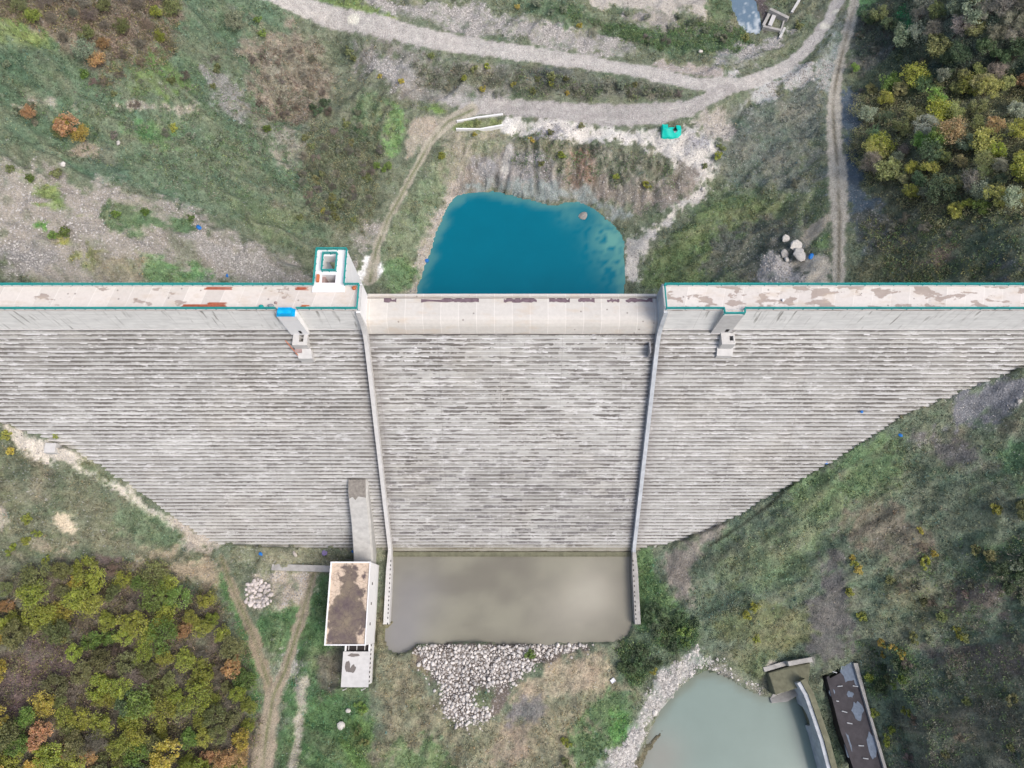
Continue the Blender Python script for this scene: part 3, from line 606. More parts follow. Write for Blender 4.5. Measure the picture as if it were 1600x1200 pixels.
# ------------------------------------------------------------------ object helpers
def tag(o, label=None, cat=None, group=None, kind=None):
    if label: o['label'] = label
    if cat: o['category'] = cat
    if group: o['group'] = group
    if kind: o['kind'] = kind
    return o
def link(name, me, mat=None, parent=None):
    o = bpy.data.objects.new(name, me); COL.objects.link(o)
    if mat is not None and me is not None and not me.materials: me.materials.append(mat)
    if parent is not None: o.parent = parent
    return o
def empty(name, loc, label, cat, group=None):
    o = bpy.data.objects.new(name, None); COL.objects.link(o); o.location = loc; o.empty_display_size = .5
    return tag(o, label, cat, group)
class B:
    """collects boxes, prisms and grids in WORLD coordinates; build() links them as one mesh"""
    def __init__(s): s.v = []; s.f = []
    def add(s, vs, fs):
        k = len(s.v); s.v += [tuple(map(float, q)) for q in vs]; s.f += [tuple(i+k for i in f) for f in fs]; return s
    def box(s, x0, x1, y0, y1, z0, z1):
        return s.add([(x0,y0,z0),(x1,y0,z0),(x1,y1,z0),(x0,y1,z0),(x0,y0,z1),(x1,y0,z1),(x1,y1,z1),(x0,y1,z1)],
                     [(0,3,2,1),(4,5,6,7),(0,1,5,4),(1,2,6,5),(2,3,7,6),(3,0,4,7)])
    def prism(s, poly, z0, z1):
        n = len(poly); poly = [tuple(p) for p in poly]
        A = sum(poly[i][0]*poly[(i+1) % n][1]-poly[(i+1) % n][0]*poly[i][1] for i in range(n))
        if A < 0: poly = poly[::-1]
        z0s = z0 if hasattr(z0, '__len__') else [z0]*n; z1s = z1 if hasattr(z1, '__len__') else [z1]*n
        return s.add([(p[0],p[1],z) for p, z in zip(poly, z0s)]+[(p[0],p[1],z) for p, z in zip(poly, z1s)],
                     [tuple(range(n-1,-1,-1)), tuple(range(n,2*n))]+[(i,(i+1) % n,n+(i+1) % n,n+i) for i in range(n)])
    def bar(s, a, b, w, h=None):
        a = Vector(a); b = Vector(b); h = h or w; d = (b-a).normalized()
        sd = d.cross(Vector((0,0,1)));  sd = sd.normalized() if sd.length > 1e-4 else Vector((1,0,0)); up = sd.cross(d)
        vs = [q+sd*(w/2*i)+up*(h/2*j) for q in (a, b) for i, j in ((-1,-1),(1,-1),(1,1),(-1,1))]
        return s.add(vs, [(0,1,2,3)[::-1],(4,5,6,7),(0,1,5,4),(1,2,6,5),(2,3,7,6),(3,0,4,7)])
    def tube(s, pts, rs, n=7):
        pts = [Vector(q) for q in pts]; k = len(s.v)
        for i, q in enumerate(pts):
            d = (pts[min(i+1,len(pts)-1)]-pts[max(i-1,0)]).normalized()
            a = d.orthogonal().normalized(); b = d.cross(a)
            for j in range(n):
                t = 2*math.pi*j/n; s.v.append(tuple(q+(a*math.cos(t)+b*math.sin(t))*rs[i]))
        for i in range(len(pts)-1):
            for j in range(n):
                s.f.append((k+i*n+j, k+i*n+(j+1) % n, k+(i+1)*n+(j+1) % n, k+(i+1)*n+j))
        s.f.append(tuple(k+j for j in range(n))[::-1]); s.f.append(tuple(k+(len(pts)-1)*n+j for j in range(n)))
        return s
    def mesh(s, name, org=(0,0,0)):
        me = bpy.data.meshes.new(name); o = Vector(org)
        me.from_pydata([tuple(Vector(q)-o) for q in s.v], [], s.f); me.update(); return me
    def build(s, name, mat, parent=None, bevel=0.):
        org = parent.matrix_basis.translation if parent is not None else Vector((0,0,0))
        if parent is not None and parent.parent is not None: org = parent.parent.matrix_basis.translation
        if parent is None:
            a = np.array(s.v); org = Vector(((a[:,0].min()+a[:,0].max())/2, (a[:,1].min()+a[:,1].max())/2, a[:,2].min()))
        o = link(name, s.mesh(name, org), mat, parent)
        if parent is None: o.location = org
        if bevel:
            md = o.modifiers.new('bevel', 'BEVEL'); md.width = bevel; md.segments = 1; md.limit_method = 'ANGLE'
        return o
def rawmesh(name, V, F, cols=None, attr='Col', fv=None):
    V = np.asarray(V, np.float32); F = np.asarray(F, np.int32); n, m = F.shape
    me = bpy.data.meshes.new(name); me.vertices.add(len(V)); me.vertices.foreach_set('co', V.ravel())
    me.loops.add(n*m); me.loops.foreach_set('vertex_index', F.ravel()); me.polygons.add(n)
    me.polygons.foreach_set('loop_start', np.arange(0, n*m, m, dtype=np.int32)); me.polygons.foreach_set('loop_total', np.full(n, m, np.int32))
    if cols is not None:
        a = me.attributes.new(attr, 'FLOAT_COLOR', 'POINT'); a.data.foreach_set('color', np.asarray(cols, np.float32).ravel())
    if fv is not None:
        a = me.attributes.new('v', 'FLOAT', 'POINT'); a.data.foreach_set('value', np.asarray(fv, np.float32))
    me.update(calc_edges=True); return me
def icorock(seed, sub=1, rough=.22, flat=.75):
    bm = bmesh.new(); bmesh.ops.create_icosphere(bm, subdivisions=sub, radius=1)
    r = random.Random(seed); sx, sy = r.uniform(.75,1.15), r.uniform(.75,1.15)
    pl = [(Vector((r.gauss(0,1), r.gauss(0,1), r.gauss(0,1))).normalized(), r.uniform(.62,.88)) for _ in range(7)]
    for v in bm.verts:
        for d, h in pl:
            e = v.co.dot(d)-h
            if e > 0: v.co -= d*e
        v.co *= 1+r.uniform(-rough,rough)*.3
        v.co.x *= sx; v.co.y *= sy; v.co.z *= flat
    return bm
def h1(u, v): return hit(u, v)[0]

# ------------------------------------------------------------------ terrain objects
VV = np.stack([px, py, ZG.ravel()], -1); CC = np.concatenate([GC, np.clip(ROCK, 0, 1)[:, None]], 1)
ii, jj = np.meshgrid(np.arange(nx-1), np.arange(ny-1)); q0 = (jj*nx+ii).ravel()
FF = np.stack([q0, q0+1, q0+nx+1, q0+nx], -1); fc = lambda a: a[FF].mean(1)
cls = np.zeros(len(FF), int)
for idn, ks in ((1,('main','lower')),(2,('spur',)),(3,('right',)),(4,('bankA','bankB'))):
    d = np.min(np.stack([RD[k] for k in ks]), 0)+n2*.5
    cls[(fc(d) < .1) & (cls == 0)] = idn
def submesh(name, sel):
    f = FF[sel]; used = np.unique(f); mp = np.full(len(VV), -1); mp[used] = np.arange(len(used))
    o = link(name, rawmesh(name, VV[used], mp[f], CC[used]), M['ground'])
    at_ = o.data.attributes.new('Veg', 'FLOAT', 'POINT'); at_.data.foreach_set('value', np.clip(VEG[used], 0, 1).astype(np.float32))
    o.data.polygons.foreach_set('use_smooth', np.ones(len(f), bool)); o['kind'] = 'structure'; return o
for idn, nm in enumerate(('ground','dirt_road','dirt_track','dirt_track','dirt_track')): submesh(nm, cls == idn)

# water sheets
def water(name, key, mat, colfn, label_kind='structure', step=1.2):
    wz, wp = WPOLY[key]; lo = wp.min(0)-2.5; hi = wp.max(0)+2.5
    if key == 'basin': lo = np.array([-40., -22.]); hi = np.array([40., 17.4])
    if key == 'pond': hi[1] = min(hi[1], 400); lo[1] = 73.9
    xs = np.arange(lo[0], hi[0]+step, step); ys = np.arange(lo[1], hi[1]+step, step); ys[-1] = hi[1]
    A, Bq = np.meshgrid(xs, ys); pp = np.stack([A.ravel(), Bq.ravel()], -1)
    d = sdf(pp, wp); keep = d < 2.2
    V = np.concatenate([pp, np.full((len(pp), 1), wz)], 1); i, j = np.meshgrid(np.arange(len(xs)-1), np.arange(len(ys)-1)); q = (j*len(xs)+i).ravel()
    F = np.stack([q, q+1, q+len(xs)+1, q+len(xs)], -1); F = F[keep[F].all(1)]
    c = colfn(pp[:, 0], pp[:, 1], d); cols = np.concatenate([c, np.ones((len(c), 1))], 1)
    used = np.unique(F); mp = np.full(len(V), -1); mp[used] = np.arange(len(used))
    o = link(name, rawmesh(name, V[used], mp[F], cols[used]), mat); o['kind'] = label_kind
    o.data.polygons.foreach_set('use_smooth', np.ones(len(F), bool)); return o
def mixc(a, b, w): return np.array(C(*a))[None]*(1-w[:, None])+np.array(C(*b))[None]*w[:, None]
def blob(x, y, u, v, r, z):
    q = at(u, v, z); return np.exp(-(((x-q[0])**2+(y-q[1])**2)/r**2))
def pondc(x, y, d):
    w = sst(-3.6, -.2, d+fbm(x/4, y/4, 5, 3)*2.0)*.75
    c = mixc((0,110,132), (88,146,146), w)
    s1 = np.clip(blob(x, y, 955, 372, 6.5, POND_Z)+.55*blob(x, y, 965, 418, 6, POND_Z)+.4*blob(x,y,890,335,4,POND_Z), 0, 1)*sst(-.35, .25, fbm(x/1.5, y/1.5, 8, 4)+.15)
    c = c*(1-s1[:, None]*.8)+np.array(C(112,168,156))[None]*s1[:, None]*.8
    return c
def basinc(x, y, d):
    w = sst(-.4, .6, fbm(x/14, y/9, 15, 4))
    c = mixc((124,121,110), (144,142,127), w)
    s1 = np.clip(.9*blob(x, y, 925, 925, 8, BASIN_Z)+.45*blob(x, y, 880, 960, 9, BASIN_Z), 0, 1)
    c = c*(1-s1[:, None]*.6)+np.array(C(190,186,172))[None]*s1[:, None]*.6  # brighter blotches: reflection painted into the water colour
    s2 = np.clip(blob(x, y, 625, 1000, 7, BASIN_Z)+.8*blob(x,y,640,930,9,BASIN_Z), 0, 1)
    return c*(1-s2[:, None]*.6)+np.array(C(138,138,144))[None]*s2[:, None]*.6
def poolc(x, y, d):
    c = mixc((128,146,140), (114,122,110), sst(-2.5, 0, d+fbm(x/5, y/5, 6, 3)*1.5)*.8)
    s1 = blob(x, y, 1030, 1185, 7, POOL_Z); return c*(1-s1[:, None]*.6)+np.array(C(150,144,136))[None]*s1[:, None]*.6
def rivc(x, y, d):
    w = sst(.2, .75, fbm(x/.8, y/1.8, 12, 3)+.5*blob(x, y, 1176, 44, 3.5, RIV_Z))*.8; return mixc((108,130,148), (214,222,226), w)
water('pond_water', 'pond', M['pond'], pondc); water('basin_water', 'basin', M['basin'], basinc)
water('pool_water', 'pool', M['pool'], poolc); water('river_water', 'river', M['river'], rivc, step=.8)

# ------------------------------------------------------------------ the dam
dam = empty('dam', (0, 70, -64), 'long pale concrete dam with a stepped downstream face and a broad central spillway', 'dam')
def stepped(x0, x1, zt, name, seed):
    xs = np.arange(x0, x1+.01, .75); xs[-1] = x1; k0 = int(round((Z0-zt)/STEP)); prof = []
    y, z = Y0-k0*RUN, Z0-k0*STEP
    prof.append((y, z))
    while z > ZT-2.5:
        prof.append((y, z-STEP)); prof.append((y-RUN, z-STEP)); y -= RUN; z -= STEP
    pr = np.array(prof); nX, nP = len(xs), len(pr)
    A, K = np.meshgrid(xs, np.arange(nP)); yy = pr[K, 0]+0*A; zz = pr[K, 1]+0*A
    e = fbm(A/1.7, K*3.7, seed, 3)*.13+fbm(A/9, K*1.3, seed+7, 3)*.1
    nose = (K % 2 == 0)
    yy = yy+np.where(nose, np.minimum(e*.5+.01, .05), e*.2); zz = zz-np.where(nose, np.abs(fbm(A/1.1, K*5.1, seed+3, 2))*.07, 0)+np.where(~nose, fbm(A/2.2, K*2.1, seed+4, 2)*.05, 0)
    V = np.stack([A, yy, zz], -1).reshape(-1, 3)-np.array([0,70,-64])
    i, j = np.meshgrid(np.arange(nX-1), np.arange(nP-1)); q = (j*nX+i).ravel()
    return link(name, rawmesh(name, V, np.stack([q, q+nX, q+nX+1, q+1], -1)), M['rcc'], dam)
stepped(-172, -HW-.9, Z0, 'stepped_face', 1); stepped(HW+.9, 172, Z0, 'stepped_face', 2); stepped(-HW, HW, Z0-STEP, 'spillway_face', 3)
for sx in (-1, 1):
    a, b = (-172, -HW-.9) if sx < 0 else (HW+.9, 172)
    m = B().prism([(a,Y0-.3),(b,Y0-.3),(b,DK1-.05),(a,DK1-.05)], [-60]*4, [-10.02]*4)
    V = [(a,DK0,-.35),(b,DK0,-.35),(b,Y0,Z0+.05),(a,Y0,Z0+.05),(a,DK1,-.35),(b,DK1,-.35),(a,DK1,-62),(b,DK1,-62)]
    B().add(V, [(0,3,2,1),(4,5,7,6)]).build('upper_face', M['upper'], dam)
    B().box(a, b, Y0-.16, Y0+.25, Z0-.05, Z0+.32).build('ledge', M['conc'], dam)
    B().box(a, b if sx < 0 else b, DK0-.12, DK1+.12, -.4, 0).build('deck', M['deck_l'] if sx < 0 else M['deck_r'], dam)
    B().box(a, b, DK1-.28, DK1+.1, .002, .28).build('kerb', M['conc'], dam)
    B().box(a, b, DK0-.1, DK0+.18, .003, .2).build('kerb', M['conc'], dam)
    xi = sx*HW
    pr = [(Y0-.9,-10.9),(Y0-.9,-3.4),(66.6,.0),(DK1+.9,.0),(DK1+.9,-55)]
    x0, x1 = sorted((xi, xi+sx*.9)); n = len(pr)
    vs = [(x0,p[0],p[1]-.42 if p[1] > -.1 else p[1]) for p in pr]+[(x1,p[0],p[1]-.42 if p[1] > -.1 else p[1]) for p in pr]
    vs += [(x0,DK0,-55),(x1,DK0,-55)]
    B().add([(x0,DK0-.6,-.45),(x1,DK0-.6,-.45),(x1,DK1+.6,-.45),(x0,DK1+.6,-.45),(x0,DK0-.6,-14),(x1,DK0-.6,-14),(x1,DK1+.6,-56),(x0,DK1+.6,-56)],
            [(0,1,2,3),(4,7,6,5),(0,4,5,1),(1,5,6,2),(2,6,7,3),(3,7,4,0)]).build('pier', M['white'] if sx < 0 else M['bluegrey_skytint'], dam)  # right pier: sky tint of its shaded side put into the colour
    B().box(x0-.02, x1+.02, DK0-.13, DK1+.13, -.405, .004).build('deck_end', M['conc'], dam)
# spillway crest
cr = [(73.9,-58),(73.9,-6.75),(73.3,-6.7),(73.25,-7.1),(71.6,-7.12),(71.55,-6.86),(68.2,-6.95),(67.3,-7.2),(66.6,-7.9),(66.15,-8.6),(65.75,-9.6),(65.3,-10.9),(65.1,-11.4)]
cb = B(); xs = np.linspace(-HW, HW, 60)
for x in xs:
    cb.v += [(float(x), p[0], p[1]) for p in cr]
L = len(cr)
for i in range(len(xs)-1):
    for j in range(L-1): cb.f.append((i*L+j, i*L+j+1, (i+1)*L+j+1, (i+1)*L+j))
cb.build('spillway_crest', M['crest'], dam)
# dark silt puddles lying in the gutter of the crest
rr = random.Random(4); msilt = simple('dark_silt', C(122,104,112), .7, .3, 1.)
for a, b in ((-31,-28),(-22,-8),(-14,-9),(-2,2),(0,6),(9,14),(16,20),(23,26),(27.5,34)):
    n = 9; top = [(a+(b-a)*i/n, 73.1-rr.uniform(0,.7)) for i in range(n+1)]; bot = [(a+(b-a)*i/n, 71.7+rr.uniform(0,.35)) for i in range(n+1)]
    B().prism(bot+top[::-1], -7.3, -7.06-rr.uniform(0,.02)).build('silt_puddle', msilt, dam)
B().box(-HW, HW, 72.85, 73.02, -7.11, -6.98).build('gutter_pipe', M['darkpatch'], dam)
# toe sill of the spillway
ts = B(); ts.box(-HW, HW, 16.2, 17.5, -66, -63.55)
for i in range(62): ts.box(-34.4+i*1.12, -34.05+i*1.12, 16.15, 16.5, -63.549, -63.38)
ts.build('toe_sill', M['moss'], dam)

# training walls
for sx, nm, lb in ((-1, 'white', 'sloping white concrete training wall on the conduit side of the spillway'), (1, 'bluegrey_skytint', 'sloping blue grey concrete training wall with sky shade in its colour on the grassy bank side of the spillway')):
    w = empty('training_wall', (sx*(HW+.45), 17, -64), lb, 'wall', 'spillway training walls')
    x0, x1 = sorted((sx*HW, sx*(HW+1.0)))
    ln = [(66.05,-.5),(65.2,-6.2),(64.2,-9.2),(62.8,-11.4)]
    y = 62.8
    while y > 19.5: y -= 1.6; ln.append((y, facez(y)+2.0))
    ln.append((17.2, -60.9))
    b = B(); n = len(ln)
    for (yy, zz) in ln: b.v += [(x0,yy,zz),(x1,yy,zz),(x0,yy-.01,min(facez(yy),zz)-3),(x1,yy-.01,min(facez(yy),zz)-3)]
    for i in range(n-1):
        p, q = i*4, i*4+4
        b.f += [(p,p+1,q+1,q),(p,q,q+2,p+2),(p+1,p+3,q+3,q+1)]
    b.f += [(0,2,3,1)]
    b.build('sloping_wall', M['conc'] if sx < 0 else M['bluegrey_skytint'], w)
    x2 = sx*(HW-.35); e0, e1 = sorted((x2, sx*(HW+1.25)))
    b = B().prism([(x0,17.25),(x1,17.25),(e1,12),(e1,-2.6),(e0,-2.6),(e0,12)], -68, -60.9)
    b.build('basin_wall', M['conc'] if sx < 0 else M['old'], w)
    b = B(); yy = 15
    while yy > -2.2: b.box(sx*HW-.16, sx*HW+.1, yy-.5, yy, -60.898, -60.86); yy -= random.uniform(1., 1.7)
    b.build('starter_bars', M['dark'], w)
# gate frame on the right wall
B().box(33.5,33.8,60.5,63.4,-15.5,-11.6).build('stop_log_rack', M['steel'], dam)

# railings
def railing(path, label, group, h=1.15, sp_=2.3, cat='railing'):
    path = [Vector(p) for p in path]; mid = (path[0]+path[-1])/2
    r = empty('railing', mid, label, cat, group)
    for zz, nm in ((h,'top_rail'),(h*.62,'middle_rail'),(h*.25,'bottom_rail')):
        b = B()
        for a, c in zip(path[:-1], path[1:]): b.bar(a+Vector((0,0,zz)), c+Vector((0,0,zz)), .15 if nm == 'top_rail' else .11)
        b.build(nm, M['teal'], r)
    b = B(); first = None
    for a, c in zip(path[:-1], path[1:]):
        Ln = (c-a).length; nb = max(2, int(Ln/.36))
        for i in range(nb): b.bar(a.lerp(c, i/nb)+Vector((0,0,.1)), a.lerp(c, i/nb)+Vector((0,0,h)), .075)
        npst = max(1, int(Ln/sp_))
        for i in range(npst+(c == path[-1])):
            q = a.lerp(c, i/npst)
            if first is None:
                pm = B().box(-.07,.07,-.07,.07,0,h+.05); pm.box(-.13,.13,-.13,.13,0,.05); me = pm.mesh('post'); me.materials.append(M['teal']); first = me
            o = link('post', first, None, r); o.location = q-mid
    b.build('balusters', M['teal'], r); return r
G = 'teal railings along the dam crest'
railing([(-172,DK1-.1,.28),(-46.2,DK1-.1,.28)], 'long teal railing on the upstream edge of the tower side deck', G, sp_=2.3)
railing([(-172,DK0+.02,.2),(-54.1,DK0+.02,.2)], 'teal railing on the downstream edge left of the blue tarpaulin', G, sp_=2.3)
railing([(-49.3,DK0+.02,.2),(-35.5,DK0+.02,.2),(-35.4,DK1-.1,.28),(-38.85,DK1-.1,.28)], 'teal railing turning the deck corner between blue tarpaulin and intake tower', G)
railing([(172,DK1-.1,.28),(35.3,DK1-.1,.28),(35.4,DK0+.02,.2),(48.5,DK0+.02,.2),(48.6,65.45,.2),(53.2,65.45,.2),(53.3,DK0+.02,.2),(172,DK0+.02,.2)], 'long teal railing round the whole deck with brown stains', G, sp_=3.3)

# intake tower
tw = empty('intake_tower', (-42.5,77,-52), 'white concrete intake tower with open shafts standing against the upstream side of the deck', 'tower')
xa, xb, ya, yb = -46., -39., 72.99, 82.
b = B()
b.box(xa,-44.7,ya,yb,-52,-.3); b.box(-41.,xb,ya,yb,-52,-.3); b.box(-44.7,-41.,ya,73.7,-52,-.3); b.box(-44.7,-41.,75.7,76.3,-50,-.3)
b.box(-44.7,-41.,80.6,yb,-3.2,-.3)
b.build('shaft_wall', M['white'], tw)
b = B()
b.box(xa-.15,-44.4,ya,yb+.15,-.298,.03); b.box(-41.2,xb+.15,ya,yb+.15,-.297,.032); b.box(-44.4,-41.2,80.9,yb+.15,-.296,.031); b.box(-44.4,-41.2,75.6,76.5,-.295,.033); b.box(-44.4,-41.2,ya,73.5,-.294,.029)
b.build('roof_slab', M['white'], tw)
B().box(-44.69,-41.01,73.71,75.69,-4.6,-4.2).build('pit_floor', M['mauve'], tw)
B().box(-44.69,-43.9,73.71,75.69,-4.19,-1.2).build('pit_step', M['mauve'], tw)
lad = B()
for i in range(12): lad.box(-44.69,-43.6,76.32+i*.28,76.6+i*.28,-14+i*.7,-13.6+i*.7)
lad.build('stair', M['steel'], tw)
B().box(-46.3,-38.8,71.05,72.95,.002,.3).build('apron_slab', M['white'], tw)
railing([(-46.05,ya,.035),(-46.05,yb+.05,.035),(-38.95,yb+.05,.035),(-38.95,ya,.035)], 'teal railing round the outer edge of the intake tower roof', G, sp_=1.8)
railing([(-44.45,76.45,.035),(-44.45,80.95,.035),(-41.15,80.95,.035),(-41.15,76.4,.035),(-44.4,76.4,.035)], 'small teal railing round the open shaft of the intake tower', G, sp_=1.5)
tag(B().box(-45.5,-44.9,73.6,75.4,.04,.75).build('machine_frame', M['orange']), 'small orange steel frame beside the square pit on the tower roof', 'steel frame')

# access shafts on the downstream face
ash = empty('access_shaft', (51,65,-12), 'white concrete access shaft under the railed bay of the stained deck', 'shaft')
B().box(48.5,53.2,65.3,DK0-.13,-11.5,0).build('shaft_wall', M['conc'], ash)
B().box(48.6,53.1,65.38,DK0+.2,.004,.03).build('bay_slab', M['deck_r'], ash)
b = B(); b.box(50.9,54.2,62.3,62.7,-15.5,-10.6); b.box(50.9,51.3,62.7,65.5,-15.5,-10.6); b.box(53.8,54.2,62.7,65.5,-15.5,-10.6); b.box(51.3,52.9,62.7,65.3,-10.9,-10.6); b.box(52.9,53.8,62.7,63.3,-10.9,-10.6); b.box(52.9,53.8,64.5,65.3,-10.9,-10.6)
b.build('cabin', M['conc'], ash, .04)
B().box(51.3,53.8,62.71,65.2,-13.2,-13.).build('cabin_floor', M['dark'], ash)
B().box(51.6,52.4,65.24,65.31,-9.9,-8.4).build('door_opening', M['dark'], ash)
B().add([(50.6,63,-13.2),(54.5,63,-13.2),(54.5,60.8,-14.6),(50.6,60.8,-14.6),(50.6,63,-15),(54.5,63,-15),(54.5,60.8,-16.4),(50.6,60.8,-16.4)],[(0,3,2,1),(4,5,6,7),(2,3,7,6),(1,2,6,5),(0,4,7,3)]).build('apron', M['conc'], ash)
ash = empty('access_shaft', (-51.7,65,-12), 'white concrete access shaft under the bright blue tarpaulin', 'shaft')
B().box(-53.9,-49.5,65.0,DK0-.13,-11.2,-.02).build('shaft_wall', M['white'], ash)
b = B(); b.box(-53.4,-49.8,62.2,62.6,-15.5,-10.9); b.box(-53.4,-51.9,62.6,65,-15.5,-10.9); b.box(-50.8,-49.8,62.6,65,-15.5,-10.9); b.box(-51.9,-50.8,62.6,63.1,-14.,-10.9)
b.build('cabin', M['conc'], ash, .04)
B().box(-51.9,-50.8,63.11,65,-13.8,-13.5).build('cabin_floor', M['dark'], ash)
B().box(-51.5,-50.9,64.93,65.01,-10.2,-8.6).build('door_opening', M['dark'], ash)
B().add([(-53.2,62.1,-13),(-49.4,62.1,-13),(-49.2,60,-14.4),(-52.6,60,-14.4),(-53.2,62.1,-17),(-49.4,62.1,-17),(-49.2,60,-17),(-52.6,60,-17)],[(0,3,2,1),(2,3,7,6),(1,2,6,5),(0,4,7,3)]).build('apron', M['conc'], ash)
B().box(-53.3,-51.6,61.1,62.0,-13.4,-13.02).build('stained_step', M['mauve'], ash)
pl = B().tube([(-55.2,63.5,-11.2),(-52.6,60.6,-13.8)], [.1,.1], 6).build('orange_pole', M['orange']); tag(pl, 'thin orange pole leaning on the steps beside the white shaft', 'pole')
# tarpaulin
bm = bmesh.new(); bmesh.ops.create_grid(bm, x_segments=14, y_segments=10, size=1)
for v in bm.verts:
    x, y = v.co.x, v.co.y; e = max(abs(x), abs(y))
    v.co = Vector((x*2.1, y*.95, 1.9-(e > .82)*1.3+.1*math.sin(5*x+2*y)*(e < .8)-.25*abs(y)))
me = bpy.data.meshes.new('blue_tarpaulin'); bm.to_mesh(me); bm.free()
o = link('tarpaulin', me, M['blue']); o.location = (-51.75,65.75,.05); o.modifiers.new('solid','SOLIDIFY').thickness = .05
tag(o, 'bright blue tarpaulin draped over a crate at the downstream deck edge', 'tarpaulin')
# rusty bars and rubbish on the left deck
def bundle(x0, x1, y, n, mat, label, z=.02):
    b = B()
    for i in range(n): b.bar((x0+random.uniform(0,.6), y+i*.13-.2, z+.08+random.uniform(0,.12)), (x1-random.uniform(0,.8), y+i*.13-.2+random.uniform(-.08,.08), z+.08+random.uniform(0,.12)), .09)
    tag(b.build('steel_bars', mat), label, 'steel bars', 'rusty steel bars on the tower side deck')
bundle(-76.2,-65.5,67.5,6,M['rust'],'long bundle of rusty steel bars along the downstream railing of the deck')
bundle(-70.5,-65.6,68.2,4,M['rust'],'short bundle of rusty steel bars behind the longest bundle')
bundle(-71.5,-64.8,72.0,5,M['rust'],'bundle of rusty steel bars along the upstream kerb of the deck')
bundle(-48.9,-46.6,67.5,5,M['orange'],'short stack of orange painted bars near the blue tarpaulin')
bundle(-50.5,-47.2,71.9,6,M['rust'],'tangled reddish bars against the kerb beside the intake tower')
for (x, y, s_, mt, lb) in ((-57.6,67.3,.7,'teal','small teal painted drum beside the downstream deck railing'),(-55.4,67.4,.8,'steel','small grey machine on the deck left of the tarpaulin'),(-36.6,72.1,.7,'orange','pinkish orange sack in the deck corner near the spillway'),(-54.4,68.3,.55,'mauve','dull brown sack on the deck behind the grey machine'),(62.5,69.0,.45,'crate','small white box lying on the brown stained deck')):
    bm = icorock(int(x*10) & 255, 2, .1, .8)
    me = bpy.data.meshes.new('sack'); bm.to_mesh(me); bm.free(); o = link('deck_bundle', me, M[mt]); o.scale = (s_,s_*.8,s_); o.location = (x,y,.02+s_*.5); tag(o, lb, 'bundle')
dp = B(); rr = random.Random(9)
pm = M['darkpatch']
# ------------------------------------------------------------------ power house and conduit
ph = empty('power_house', (-44.2,3,-63.6), 'flat roofed white power house with a brown stained roof at the toe of the dam', 'building')
x0, x1, y0, y1, zr = -49.6, -38.8, -7.7, 13.7, -50.
b = B(); b.box(x0,x0+.4,y0,y1,-66,zr-.31); b.box(x1-.4,x1,y0,y1,-66,zr-.31); b.box(x0+.4,x1-.4,y0,y0+.4,-66,zr-.31); b.box(x0+.4,x1-.4,y1-.4,y1,-66,zr-.31)
b.build('wall', M['white'], ph)
rf = B().box(x0+.25,x1-.25,y0+.25,y1-.25,zr-.5,zr-.3).build('roof', M['roof'], ph)
b = B(); b.box(x0-.1,x0+.2,y0-.1,y1+.1,zr-.3,zr+.12); b.box(x1-.2,x1+.1,y0-.1,y1+.1,zr-.3,zr+.12); b.box(x0+.2,x1-.2,y0-.1,y0+.2,zr-.3,zr+.119); b.box(x0+.2,x1-.2,y1-.2,y1+.1,zr-.3,zr+.119)
b.build('parapet', M['white'], ph)
for yy in (8.2,2.9,-2.4):
    wn = B().box(x1-.02,x1+.03,yy-.35,yy+.35,-55.2,-54.1).build('window', M['dark'], ph)
    B().box(x1+.0,x1+.1,yy-.45,yy+.45,-55.35,-55.21).build('sill', M['conc'], wn)
an = empty('annex', (-42.5,-13.5,-63.6), 'low grey roofed concrete annex with a dark damp patch below the power house', 'building')
b = B(); b.box(-45.8,-45.4,-18.0,-7.8,-66,-57.25); b.box(-39.3,-38.9,-18.0,-7.8,-66,-57.25); b.box(-45.4,-39.3,-18.,-17.6,-66,-57.25)
b.build('wall', M['white'], an)
B().box(-46.1,-38.7,-18.6,-9.6,-57.249,-56.95).build('roof', M['conc'], an)
bp = B(); rr = random.Random(3)
for (cx_, cy_, rx, ry) in ((-44.6,-13.4,.75,1.5),(-43.1,-13.9,.7,1.0),(-43.9,-14.4,1.2,.5),(-43.2,-10.5,1.6,.45)):
    bp.prism([(cx_+rx*math.cos(t)*rr.uniform(.75,1.2), cy_+ry*math.sin(t)*rr.uniform(.75,1.2)) for t in np.linspace(0, 2*math.pi, 16, endpoint=False)], -57, -56.945+rr.uniform(0,.004))
bp.build('damp_patch', M['darkpatch'], an)
B().box(-45.4,-39.3,-9.5,-7.85,-58.2,-57.9).build('light_well', M['dark'], an)
b = B()
for i in range(3): b.box(-44.9+i*2.2,-44.72+i*2.2,-9.3,-8.0,-57.89,-57.7)
b.build('light_well_bar', M['conc'], an)
for i in range(9): B().box(-38.9,-38.82,-17.5+i*1.15,-17.0+i*1.15,-59.2,-58.3).build('vent_slot', M['dark'], an)
for xx in (-45.6,-40.6):
    B().box(xx-.12,xx+.12,-19.5,-19.26,-66,-57.6).build('post', M['conc'], an)
M['casing'] = simple('formed_casing_concrete', C(188,187,183), .9, .2, .7, .2)
cdt = empty('conduit', (-42.2,25,-63.5), 'concrete penstock casing rising from the power house up the stepped face', 'conduit')
ln = [(35.2,facez(35.2)+.5),(32.6,facez(32.6)+2.6),(31.2,facez(31.2)+3.4),(24,facez(24)+4.8),(13.75,facez(16)+6.6)]
b = B()
for yy, zz in ln: b.v += [(-44.9,yy,zz),(-40.2,yy,zz),(-39.7,yy,zz-1.0),(-39.7,yy,facez(max(yy,15))-2.5),(-45.2,yy,facez(max(yy,15))-2.5),(-45.2,yy,zz-.6)]
for i in range(len(ln)-1):
    for j in range(6): b.f.append((i*6+j,i*6+(j+1)%6,i*6+6+(j+1)%6,i*6+6+j))
b.f += [(0,5,4,3,2,1)]
